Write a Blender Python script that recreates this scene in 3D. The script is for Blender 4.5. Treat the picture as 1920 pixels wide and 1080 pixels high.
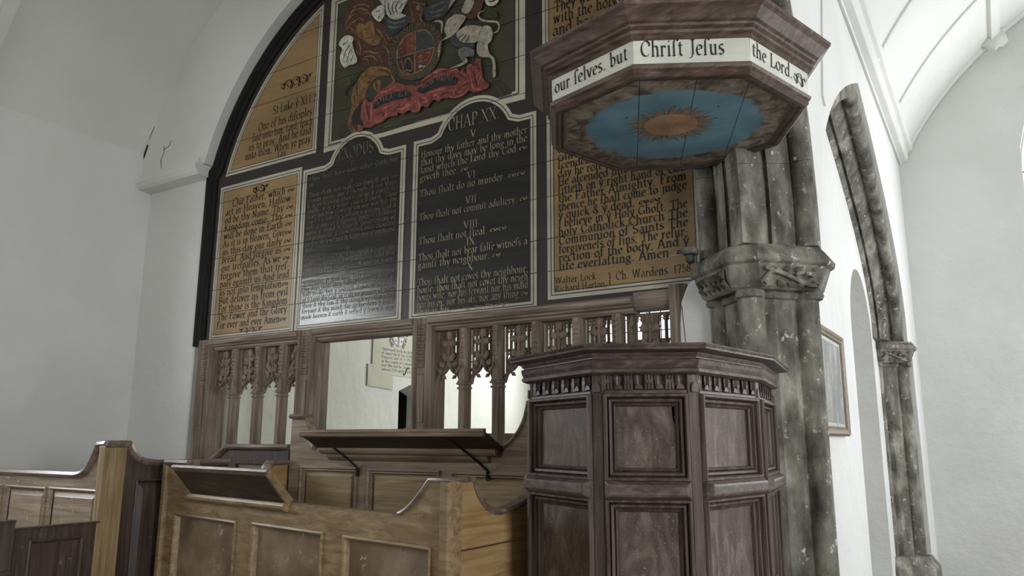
import bpy, bmesh, math, random
from math import sin, cos, pi, radians, atan2, hypot, sqrt
from mathutils import Vector, Matrix
from mathutils.geometry import tessellate_polygon
random.seed(7)
for _o in list(bpy.data.objects): bpy.data.objects.remove(_o)
scene = bpy.context.scene
COL = scene.collection

# ------------------------------------------------------------------ camera
cam_d = bpy.data.cameras.new('camera'); cam = bpy.data.objects.new('camera', cam_d); COL.objects.link(cam)
cam_d.sensor_width = 36.0; cam_d.lens = 36.0*1442.45/1920.0; cam_d.clip_start = 0.05
_p, _y, _r = radians(11.244), radians(32.0375), radians(0.14)
_fw = Vector((-sin(_y)*cos(_p), cos(_y)*cos(_p), sin(_p))); _rt = Vector((cos(_y), sin(_y), 0)); _up = _rt.cross(_fw)
_r2 = _rt*cos(_r) + _up*sin(_r); _u2 = -_rt*sin(_r) + _up*cos(_r)
_m = Matrix((_r2, _u2, -_fw)).transposed().to_4x4(); _m.translation = Vector((0, 0, 1.6))
cam.matrix_world = _m
scene.camera = cam

# ------------------------------------------------------------------ sky, daylight at the windows, exposure
w = bpy.data.worlds.new('sky'); scene.world = w; w.use_nodes = True
w.node_tree.nodes['Background'].inputs[0].default_value = (0.86, 0.93, 1.0, 1)
w.node_tree.nodes['Background'].inputs[1].default_value = 2.5
vs = scene.view_settings
vs.view_transform = 'Standard'; vs.look = 'None'; vs.gamma = 1.0; vs.use_curve_mapping = False
vs.exposure = 0.27
scene.cycles.use_denoising = True
scene.cycles.diffuse_bounces = 5
scene.cycles.glossy_bounces = 3
scene.cycles.max_bounces = 8
scene.cycles.adaptive_threshold = 0.03
scene.cycles.sample_clamp_indirect = 6.0

def day(name, loc, rot, sx, sy, power, col=(0.93, 0.97, 1.0)):
    """daylight entering one window: an area light lying in the plane of the glass"""
    d = bpy.data.lights.new(name, 'AREA'); d.shape = 'RECTANGLE'; d.size = sx; d.size_y = sy; d.energy = power; d.color = col
    o = bpy.data.objects.new(name, d); COL.objects.link(o); o.location = loc; o.rotation_euler = rot
    return o
# local -Z shines into the church; sizes are those of the openings below
day('daylight_south_west', (4.66, -0.6, 2.6), (0, radians(90), 0), 2.4, 1.0, 640, (0.94, 0.975, 1.0))
day('daylight_south_mid', (4.66, 3.6, 2.6), (0, radians(90), 0), 2.4, 1.4, 80, (0.94, 0.975, 1.0))
day('daylight_south_east', (4.66, 7.6, 2.6), (0, radians(90), 0), 2.4, 1.6, 230, (0.88, 0.945, 1.0))
day('daylight_nave_north', (-6.99, 1.65, 2.75), (0, radians(-90), 0), 1.4, 1.5, 112, (0.96, 0.985, 1.0))
day('daylight_west', (-4.0, -6.06, 3.0), (radians(90), 0, 0), 2.2, 2.2, 60, (1.0, 0.99, 0.97))
day('daylight_chancel_east', (-3.98, 10.05, 2.9), (radians(-90), 0, 0), 1.7, 1.8, 160, (0.95, 1.0, 1.0))
day('daylight_aisle_east', (1.7, 9.9, 3.9), (radians(-90), 0, 0), 2.2, 3.2, 60, (1.0, 1.0, 1.0))

# ------------------------------------------------------------------ materials
def new_mat(name):
    m = bpy.data.materials.new(name); m.use_nodes = True
    nt = m.node_tree; return m, nt, nt.nodes, nt.links, nt.nodes['Principled BSDF']
def mat(name, cols, scale=(6, 6, 6), rough=0.6, rvar=0.1, bump=0.15, bscale=1.0, detail=4.0, metal=0.0, spec=0.4,
        specks=None, wave=None, dist=0.0, coat=0.0, bdist=0.01, wear=(0.8, 1.18)):
    """cols: (dark, mid, light) linear colours driven by a stretched noise; specks=(colour, scale, threshold)"""
    m, nt, N, L, b = new_mat(name)
    tc = N.new('ShaderNodeTexCoord'); mp = N.new('ShaderNodeMapping'); mp.inputs['Scale'].default_value = scale
    L.new(tc.outputs['Object'], mp.inputs['Vector'])
    n = N.new('ShaderNodeTexNoise'); n.inputs['Scale'].default_value = 1.0; n.inputs['Detail'].default_value = detail
    n.inputs['Roughness'].default_value = 0.6; n.inputs['Distortion'].default_value = dist
    L.new(mp.outputs[0], n.inputs['Vector'])
    r = N.new('ShaderNodeValToRGB'); e = r.color_ramp.elements
    e[0].position = 0.3; e[0].color = (*cols[0], 1); e[1].position = 0.72; e[1].color = (*cols[2], 1)
    k = e.new(0.5); k.color = (*cols[1], 1)
    L.new(n.outputs['Fac'], r.inputs[0])
    out = r.outputs[0]
    # broad wear so that no two boards look alike
    n2 = N.new('ShaderNodeTexNoise'); n2.inputs['Scale'].default_value = 1.7; n2.inputs['Detail'].default_value = 2
    L.new(tc.outputs['Object'], n2.inputs['Vector'])
    mr = N.new('ShaderNodeMapRange'); mr.inputs['From Min'].default_value = 0.3; mr.inputs['From Max'].default_value = 0.7
    mr.inputs['To Min'].default_value = wear[0]; mr.inputs['To Max'].default_value = wear[1]
    L.new(n2.outputs['Fac'], mr.inputs['Value'])
    mx = N.new('ShaderNodeMix'); mx.data_type = 'RGBA'; mx.blend_type = 'MULTIPLY'; mx.inputs['Factor'].default_value = 1
    L.new(out, mx.inputs['A']); L.new(mr.outputs[0], mx.inputs['B']); out = mx.outputs['Result']
    if specks:
        c, sc, th = specks
        n3 = N.new('ShaderNodeTexNoise'); n3.inputs['Scale'].default_value = sc; n3.inputs['Detail'].default_value = 4
        n3.inputs['Roughness'].default_value = 0.7
        L.new(tc.outputs['Object'], n3.inputs['Vector'])
        g = N.new('ShaderNodeMapRange'); g.inputs['From Min'].default_value = th; g.inputs['From Max'].default_value = th+0.1
        L.new(n3.outputs['Fac'], g.inputs['Value'])
        m2 = N.new('ShaderNodeMix'); m2.data_type = 'RGBA'; L.new(g.outputs[0], m2.inputs['Factor'])
        L.new(out, m2.inputs['A']); m2.inputs['B'].default_value = (*c, 1); out = m2.outputs['Result']
    L.new(out, b.inputs['Base Color'])
    rr = N.new('ShaderNodeMapRange'); rr.inputs['To Min'].default_value = max(0.05, rough-rvar); rr.inputs['To Max'].default_value = min(1, rough+rvar)
    L.new(n.outputs['Fac'], rr.inputs['Value']); L.new(rr.outputs[0], b.inputs['Roughness'])
    b.inputs['Metallic'].default_value = metal; b.inputs['Specular IOR Level'].default_value = spec
    b.inputs['Coat Weight'].default_value = coat; b.inputs['Coat Roughness'].default_value = 0.25
    if bump:
        bp = N.new('ShaderNodeBump'); bp.inputs['Strength'].default_value = bump; bp.inputs['Distance'].default_value = bdist
        L.new(n.outputs['Fac'], bp.inputs['Height']); L.new(bp.outputs[0], b.inputs['Normal'])
    return m
def v3(h, k=1.0):
    """sRGB hex to linear"""
    c = [int(h[i:i+2], 16)/255 for i in (0, 2, 4)]
    return tuple(k*((x/12.92) if x <= 0.04045 else ((x+0.055)/1.055)**2.4) for x in c)
def wood(name, d, m_, l, axis='z', rough=0.5, bump=0.25, **kw):
    s = {'z': (34, 34, 2.2), 'x': (2.2, 34, 34), 'y': (34, 2.2, 34)}[axis]
    return mat(name, (v3(d), v3(m_), v3(l)), s, rough, 0.1, bump, dist=0.6, bdist=0.004, **kw)
def plaster(name, hexcol, bump=0.3, rough=0.85, mottles=0.93):
    """lime-washed plaster: slow undulation, trowel marks and faint staining"""
    m, nt, N, L, b = new_mat(name)
    tc = N.new('ShaderNodeTexCoord')
    n = N.new('ShaderNodeTexNoise'); n.inputs['Scale'].default_value = 1.3; n.inputs['Detail'].default_value = 3
    n2 = N.new('ShaderNodeTexNoise'); n2.inputs['Scale'].default_value = 8; n2.inputs['Detail'].default_value = 4; n2.inputs['Roughness'].default_value = 0.6
    for q in (n, n2): L.new(tc.outputs['Object'], q.inputs['Vector'])
    c = v3(hexcol)
    r = N.new('ShaderNodeValToRGB'); e = r.color_ramp.elements
    e[0].position = 0.35; e[0].color = (c[0]*mottles, c[1]*mottles, c[2]*mottles*0.995, 1); e[1].position = 0.62; e[1].color = (*c, 1)
    L.new(n.outputs['Fac'], r.inputs[0]); L.new(r.outputs[0], b.inputs['Base Color'])
    b.inputs['Roughness'].default_value = rough; b.inputs['Specular IOR Level'].default_value = 0.25
    b1 = N.new('ShaderNodeBump'); b1.inputs['Strength'].default_value = bump; b1.inputs['Distance'].default_value = 0.09
    b2 = N.new('ShaderNodeBump'); b2.inputs['Strength'].default_value = bump*1.3; b2.inputs['Distance'].default_value = 0.02
    L.new(n.outputs['Fac'], b1.inputs['Height']); L.new(n2.outputs['Fac'], b2.inputs['Height'])
    L.new(b1.outputs[0], b2.inputs['Normal']); L.new(b2.outputs[0], b.inputs['Normal'])
    return m
M = {}
M['plaster'] = plaster('lime_plaster', 'dbdad7', bump=0.5)
M['plaster_cream'] = plaster('cream_plaster', 'cfcec5')
M['ceiling'] = plaster('ceiling_plaster', 'd9d9d4', bump=0.15)
M['floor'] = mat('pale_bounce_floor', (v3('7d7870'), v3('918b82'), v3('a39d93')), (3, 3, 3), 0.6)  # floor out of view, toned paler to throw light up onto undersides
M['stone'] = mat('weathered_stone', (v3('43403a'), v3('747067'), v3('a5a095')), (9, 9, 4.5), 0.88, 0.1, 0.4, specks=(v3('d2cfc5'), 19, 0.61), wear=(0.66, 1.25), bdist=0.02, spec=0.2)
M['oak_dark'] = wood('pulpit_oak', '342824', '4e3f3a', '71625c', 'z', 0.5, spec=0.35, specks=(v3('958782'), 70, 0.66))
M['oak_dark_h'] = wood('pulpit_oak_level', '342824', '4e3f3a', '71625c', 'x', 0.42, spec=0.5, specks=(v3('958782'), 70, 0.66))
M['tester_oak'] = wood('tester_oak', '3c2e28', '55443c', '72615a', 'x', 0.45, specks=(v3('85756b'), 50, 0.7))
M['screen_oak'] = wood('screen_oak', '5d5045', '786a5e', '978a7d', 'z', 0.7, spec=0.2)
M['screen_oak_h'] = wood('screen_oak_level', '63564b', '807266', 'a09385', 'x', 0.7, spec=0.2)
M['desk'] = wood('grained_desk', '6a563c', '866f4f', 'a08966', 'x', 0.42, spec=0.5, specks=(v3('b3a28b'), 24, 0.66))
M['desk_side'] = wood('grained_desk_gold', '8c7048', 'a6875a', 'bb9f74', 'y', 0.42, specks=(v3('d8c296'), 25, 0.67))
M['panel'] = mat('scuffed_panel', (v3('63513f'), v3('7b6853'), v3('93806b')), (5, 5, 5), 0.36, 0.12, 0.1, specks=(v3('b7a995'), 16, 0.62), spec=0.55)
M['back'] = wood('back_panelling', '6a5a4a', '83715e', '9d8c78', 'x', 0.5, spec=0.35)
M['pew'] = wood('pew_oak', '776656', '917f6b', 'ac9b86', 'x', 0.38, specks=(v3('c7baa6'), 22, 0.62), spec=0.55)
M['pew_dark'] = wood('pew_dark', '302620', '43362f', '5b4d44', 'z', 0.5, specks=(v3('8c7f74'), 18, 0.66))
M['stile'] = wood('pew_stile', '6f5c42', '8a7454', 'a38d6c', 'z', 0.45, specks=(v3('b9a688'), 20, 0.68))
M['cap'] = wood('worn_cap', '574a40', '6f6054', '93857a', 'x', 0.32, spec=0.65)
M['rest'] = wood('book_rest_oak', '33281f', '44372d', '5a4c40', 'x', 0.55, spec=0.3)
M['oak_panel'] = mat('pulpit_panel', (v3('3f322d'), v3('584943'), v3('776861')), (16, 16, 5), 0.52, 0.12, 0.12, dist=1.5, specks=(v3('8f817a'), 85, 0.6), spec=0.3, bdist=0.003)
M['back_panel'] = wood('back_panel_field', '7a664a', '917c5d', 'a79374', 'x', 0.45, spec=0.4, specks=(v3('b9a88b'), 20, 0.68))
M['iron'] = mat('iron', (v3('1c1613'), v3('2a221d'), v3('3b322b')), (20, 20, 20), 0.55, metal=0.6)
# paints of the tympanum
def paint(name, hexcol, rough=0.4, var=0.25, sx=(1.2, 1, 14), bump=0.1, spec=0.5, specks=None):
    c = v3(hexcol)
    return mat(name, tuple(tuple(x*k for x in c) for k in (1-var, 1.0, 1+var)), sx, rough, 0.1, bump, spec=spec, bdist=0.006, specks=specks)
M['board'] = paint('board_brown', '261d18', 0.5)
M['black'] = paint('black_paint', '100f0f', 0.6, spec=0.2)
M['ochre'] = paint('ochre_paint', '8a7049', 0.4, 0.18)
M['blackboard'] = paint('text_black', '171613', 0.24, 0.6, (1.3, 1, 11), 0.55, 0.7)
M['olive'] = paint('arms_olive', '353421', 0.5, 0.2)
M['linen'] = paint('white_line', 'aca695', 0.5, 0.12)
M['ink'] = paint('ink', '1d1713', 0.5, 0.1)
M['letter_clear'] = paint('letter_clear', '978d75', 0.45, 0.3, (9, 9, 9))
M['letter_pale'] = paint('letter_pale', '726957', 0.4, 0.4, (9, 9, 9))
for k_, h_ in dict(gold='74552f', mane='482c1d', tan='7a6043', white='b2b0a4', slate='34383a', grey='5f635f', garter='43392b', red='763a33', pink='9c5a50',
                   orange='6a3726', deepred='55281f', navy='1b1f22', cream='979180', ground='33281f').items():
    M[k_] = paint('paint_'+k_, h_, 0.5, 0.4, (26, 26, 26), 0.05, specks=(tuple(x*.3 for x in v3(h_)), 38, 0.56))
M['band'] = paint('frieze_white', 'c9c8bd', 0.55, 0.08, (6, 6, 20))
M['letter_black'] = paint('frieze_letter', '23211f', 0.5, 0.1)
M['sun'] = mat('painted_sun', (v3('95745a'), v3('ad8a6c'), v3('bf9f80')), (9, 9, 9), 0.6)
M['sunray'] = mat('painted_ray', (v3('855f47'), v3('9b7456'), v3('ab8666')), (9, 9, 9), 0.6)
M['gilt'] = mat('gilt_frame', (v3('4a3a26'), v3('6a5638'), v3('86704a')), (20, 20, 20), 0.4, spec=0.5)
M['print'] = mat('faded_print', (v3('5b5c58'), v3('787974'), v3('9a9b95')), (5, 5, 3), 0.25, bump=0.0, spec=0.6)
M['mount'] = mat('print_margin', (v3('a6a7a2'), v3('b4b5b0'), v3('c0c1bc')), (9, 9, 9), 0.3, bump=0)
M['tablet'] = plaster('tablet_paint', 'c2c0ae')
M['tablet_edge'] = plaster('tablet_edge', 'bcb8a6')
M['painted_dark'] = mat('painted_gap_dark', (v3('16110e'), v3('1c1613'), v3('221b17')), (9, 9, 9), 0.8)  # near-black colour standing in for shade inside gaps, passage and pulpit
# painted sky under the tester: blue within a ring of brown cloud
def tester_sky(cx, cy):
    m, nt, N, L, b = new_mat('tester_sky')
    tc = N.new('ShaderNodeTexCoord')
    mp = N.new('ShaderNodeMapping'); mp.inputs['Location'].default_value = (-cx, -cy, -3.1); L.new(tc.outputs['Object'], mp.inputs[0])
    ln = N.new('ShaderNodeVectorMath'); ln.operation = 'LENGTH'; L.new(mp.outputs[0], ln.inputs[0])
    n = N.new('ShaderNodeTexNoise'); n.inputs['Scale'].default_value = 9; n.inputs['Detail'].default_value = 3; L.new(tc.outputs['Object'], n.inputs['Vector'])
    a = N.new('ShaderNodeMath'); a.operation = 'MULTIPLY_ADD'; a.inputs[1].default_value = 0.09; L.new(n.outputs['Fac'], a.inputs[0]); L.new(ln.outputs['Value'], a.inputs[2])
    g = N.new('ShaderNodeMapRange'); g.inputs['From Min'].default_value = 0.455; g.inputs['From Max'].default_value = 0.475; L.new(a.outputs[0], g.inputs['Value'])
    n2 = N.new('ShaderNodeTexNoise'); n2.inputs['Scale'].default_value = 13; n2.inputs['Detail'].default_value = 2; n2.inputs['Distortion'].default_value = 1.2; L.new(tc.outputs['Object'], n2.inputs['Vector'])
    r1 = N.new('ShaderNodeValToRGB'); e = r1.color_ramp.elements; e[0].position = .36; e[0].color = (*v3('574d42'), 1); e[1].position = .66; e[1].color = (*v3('9d9182'), 1); L.new(n2.outputs['Fac'], r1.inputs[0])
    n3 = N.new('ShaderNodeTexNoise'); n3.inputs['Scale'].default_value = 5; n3.inputs['Detail'].default_value = 6; L.new(tc.outputs['Object'], n3.inputs['Vector'])
    r2 = N.new('ShaderNodeValToRGB'); e = r2.color_ramp.elements; e[0].position = .3; e[0].color = (*v3('5b8496'), 1); e[1].position = .7; e[1].color = (*v3('7ba3b2'), 1); L.new(n3.outputs['Fac'], r2.inputs[0])
    mx = N.new('ShaderNodeMix'); mx.data_type = 'RGBA'; L.new(g.outputs[0], mx.inputs['Factor']); L.new(r2.outputs[0], mx.inputs['A']); L.new(r1.outputs[0], mx.inputs['B'])
    L.new(mx.outputs['Result'], b.inputs['Base Color']); b.inputs['Roughness'].default_value = 0.55
    return m
def glass():
    m, nt, N, L, b = new_mat('window_glass')
    t = N.new('ShaderNodeBsdfTransparent'); t.inputs[0].default_value = (0.97, 0.97, 0.965, 1)
    g = N.new('ShaderNodeBsdfGlossy'); g.inputs['Roughness'].default_value = 0.05
    mx = N.new('ShaderNodeMixShader'); mx.inputs[0].default_value = 0.06
    L.new(t.outputs[0], mx.inputs[1]); L.new(g.outputs[0], mx.inputs[2]); L.new(mx.outputs[0], N['Material Output'].inputs['Surface'])
    return m
M['glass'] = glass()

# ------------------------------------------------------------------ mesh helpers
class F:
    """a flat frame: point = o + u*a + v*b + n*d"""
    def __init__(s, o, u, v=(0, 0, 1)):
        s.o = Vector(o); u = Vector(u); u = u.to_3d() if len(u) == 2 else u; s.u = u.normalized(); s.v = Vector(v).normalized(); s.n = s.u.cross(s.v)
    def __call__(s, a, b, d=0.0): return s.o + s.u*a + s.v*b + s.n*d
XY = F((0, 0, 0), (1, 0, 0), (0, 1, 0))
class MB:
    def __init__(s): s.v = []; s.f = []
    def add(s, vs, fs):
        k = len(s.v); s.v += [tuple(p) for p in vs]; s.f += [tuple(i+k for i in f) for f in fs]; return s
    def box(s, x0, x1, y0, y1, z0, z1):
        return s.add([(x, y, z) for x in (x0, x1) for y in (y0, y1) for z in (z0, z1)], [(0, 1, 3, 2), (4, 6, 7, 5), (0, 4, 5, 1), (2, 3, 7, 6), (0, 2, 6, 4), (1, 5, 7, 3)])
    def fbox(s, fr, a0, a1, b0, b1, d0, d1):
        return s.add([fr(a, b, d) for a in (a0, a1) for b in (b0, b1) for d in (d0, d1)], [(0, 1, 3, 2), (4, 6, 7, 5), (0, 4, 5, 1), (2, 3, 7, 6), (0, 2, 6, 4), (1, 5, 7, 3)])
    def prism(s, fr, pts, d0, d1, holes=()):
        loops = [list(pts)] + [list(h) for h in holes]; flat = [p for l in loops for p in l]; n = len(flat)
        tris = tessellate_polygon([[Vector((a, b, 0)) for a, b in l] for l in loops])
        vs = [fr(a, b, d0) for a, b in flat] + [fr(a, b, d1) for a, b in flat]
        fs = [tuple(t) for t in tris] + [tuple(i+n for i in t) for t in tris]; k = 0
        for l in loops:
            m = len(l); fs += [(k+i, k+(i+1) % m, n+k+(i+1) % m, n+k+i) for i in range(m)]; k += m
        return s.add(vs, fs)
    def flat(s, fr, pts, d, holes=()):
        loops = [list(pts)] + [list(h) for h in holes]; fl = [p for l in loops for p in l]
        return s.add([fr(a, b, d) for a, b in fl], [tuple(t) for t in tessellate_polygon([[Vector((a, b, 0)) for a, b in l] for l in loops])])
    def ring(s, fr, p, q, d): # flat strip between two loops of equal length
        m = len(p); return s.add([fr(a, b, d) for a, b in p] + [fr(a, b, d) for a, b in q], [(i, (i+1) % m, m+(i+1) % m, m+i) for i in range(m)])
    def rings(s, loops, cap0=False, cap1=False, closed=True):
        m = len(loops[0]); vs = [p for l in loops for p in l]; fs = []
        for k in range(len(loops)-1):
            for i in range(m if closed else m-1): fs.append((k*m+i, k*m+(i+1) % m, (k+1)*m+(i+1) % m, (k+1)*m+i))
        if cap0: fs.append(tuple(range(m)))
        if cap1: fs.append(tuple((len(loops)-1)*m+i for i in range(m)))
        return s.add(vs, fs)
    def framed(s, fr, a0, a1, b0, b1, prof, cap=True):
        """mitred moulding round a rectangle: prof = [(inset, height)...]"""
        return s.rings([[fr(a0+i, b0+i, h), fr(a1-i, b0+i, h), fr(a1-i, b1-i, h), fr(a0+i, b1-i, h)] for i, h in prof], cap1=cap)
    def tube(s, pts, r, n=8, caps=True):
        pts = [Vector(p) for p in pts]; loops = []
        for i, p in enumerate(pts):
            t = (pts[min(i+1, len(pts)-1)] - pts[max(i-1, 0)]).normalized()
            a = Vector((0, 0, 1)) if abs(t.z) < .9 else Vector((1, 0, 0)); x = t.cross(a).normalized(); y = t.cross(x)
            rr = r[i] if isinstance(r, (list, tuple)) else r
            loops.append([p + (x*cos(2*pi*k/n)+y*sin(2*pi*k/n))*rr for k in range(n)])
        return s.rings(loops, caps, caps)
    def sweep(s, fr, path, sec, closed=False):
        """section [(offset along the in-plane left normal, depth)] swept along a path in the frame"""
        m = len(path); loops = []
        for i in range(m):
            p = Vector(path[i]); a = Vector(path[i-1]) if (i or closed) else None; c = Vector(path[(i+1) % m]) if (i < m-1 or closed) else None
            t0 = (p-a).normalized() if a is not None else None; t1 = (c-p).normalized() if c is not None else None
            if t0 is None: t0 = t1
            if t1 is None: t1 = t0
            n0 = Vector((-t0.y, t0.x)); n1 = Vector((-t1.y, t1.x)); nb = (n0+n1)
            nb = nb.normalized() if nb.length > 1e-6 else n0
            k = 1/max(.35, nb.dot(n0)); nb = nb*k
            loops.append([fr(p.x+nb.x*o, p.y+nb.y*o, d) for o, d in sec])
        if closed: loops.append(loops[0])
        return s.rings(loops, not closed, not closed)
    def build(s, name, m, parent=None, smooth=False, bevel=0.0):
        me = bpy.data.meshes.new(name); me.from_pydata(s.v, [], s.f); me.validate()
        bm = bmesh.new(); bm.from_mesh(me); bmesh.ops.remove_doubles(bm, verts=bm.verts, dist=1e-5); bmesh.ops.recalc_face_normals(bm, faces=bm.faces); bm.to_mesh(me); bm.free()
        me.materials.append(M[m] if isinstance(m, str) else m)
        o = bpy.data.objects.new(name, me); COL.objects.link(o)
        if parent: o.parent = parent
        if smooth:
            for p in me.polygons: p.use_smooth = True
            me.set_sharp_from_angle(angle=radians(40))
        if bevel:
            b = o.modifiers.new('bevel', 'BEVEL'); b.width = bevel; b.segments = 2; b.limit_method = 'ANGLE'; b.angle_limit = radians(40)
        return o
def thing(name, label, cat, group=None, loc=(0, 0, 0)):
    o = bpy.data.objects.new(name, None); COL.objects.link(o); o.empty_display_size = 0.1
    o['label'] = label; o['category'] = cat
    if group: o['group'] = group
    return o
def tag(o, label, cat): o['label'] = label; o['category'] = cat; return o
def struct(o, label, cat):
    o['kind'] = 'structure'; o['label'] = label; o['category'] = cat; return o
def arc(cx, cy, r, a0, a1, n=12, ry=None):
    ry = r if ry is None else ry
    return [(cx+r*cos(radians(a0+(a1-a0)*i/n)), cy+ry*sin(radians(a0+(a1-a0)*i/n))) for i in range(n+1)]
def bez(p0, p1, p2, n=14):
    return [((1-t)**2*p0[0]+2*t*(1-t)*p1[0]+t*t*p2[0], (1-t)**2*p0[1]+2*t*(1-t)*p1[1]+t*t*p2[1]) for t in [i/n for i in range(n+1)]]
def area2(p): return sum(p[i][0]*p[(i+1) % len(p)][1]-p[(i+1) % len(p)][0]*p[i][1] for i in range(len(p)))
def offset(poly, d):
    """inward for d>0 (any winding)"""
    s_ = 1 if area2(poly) > 0 else -1; m = len(poly); out = []
    for i in range(m):
        a = Vector(poly[i-1]); p = Vector(poly[i]); c = Vector(poly[(i+1) % m])
        t0 = (p-a).normalized(); t1 = (c-p).normalized(); n0 = Vector((-t0.y, t0.x))*s_; n1 = Vector((-t1.y, t1.x))*s_
        nb = (n0+n1).normalized(); k = d/max(.3, nb.dot(n0)); out.append((p.x+nb.x*k, p.y+nb.y*k))
    return out
def smooth_loop(p, n=4):
    m = len(p); out = []
    for i in range(m):
        a, b, c, d = (Vector(p[(i+k) % m]) for k in (-1, 0, 1, 2))
        for j in range(n):
            t = j/n; out.append(tuple(0.5*((2*b)+(c-a)*t+(2*a-5*b+4*c-d)*t*t+(3*b-a-3*c+d)*t**3)))
    return out
def smooth_path(p, n=5):
    if len(p) < 3: return list(p)
    q = [p[0]]+list(p)+[p[-1]]; out = []
    for i in range(1, len(q)-2):
        a, b, c, d = (Vector(q[i+k]) for k in (-1, 0, 1, 2))
        for j in range(n):
            t = j/n; out.append(tuple(0.5*((2*b)+(c-a)*t+(2*a-5*b+4*c-d)*t*t+(3*b-a-3*c+d)*t**3)))
    return out+[p[-1]]

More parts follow.
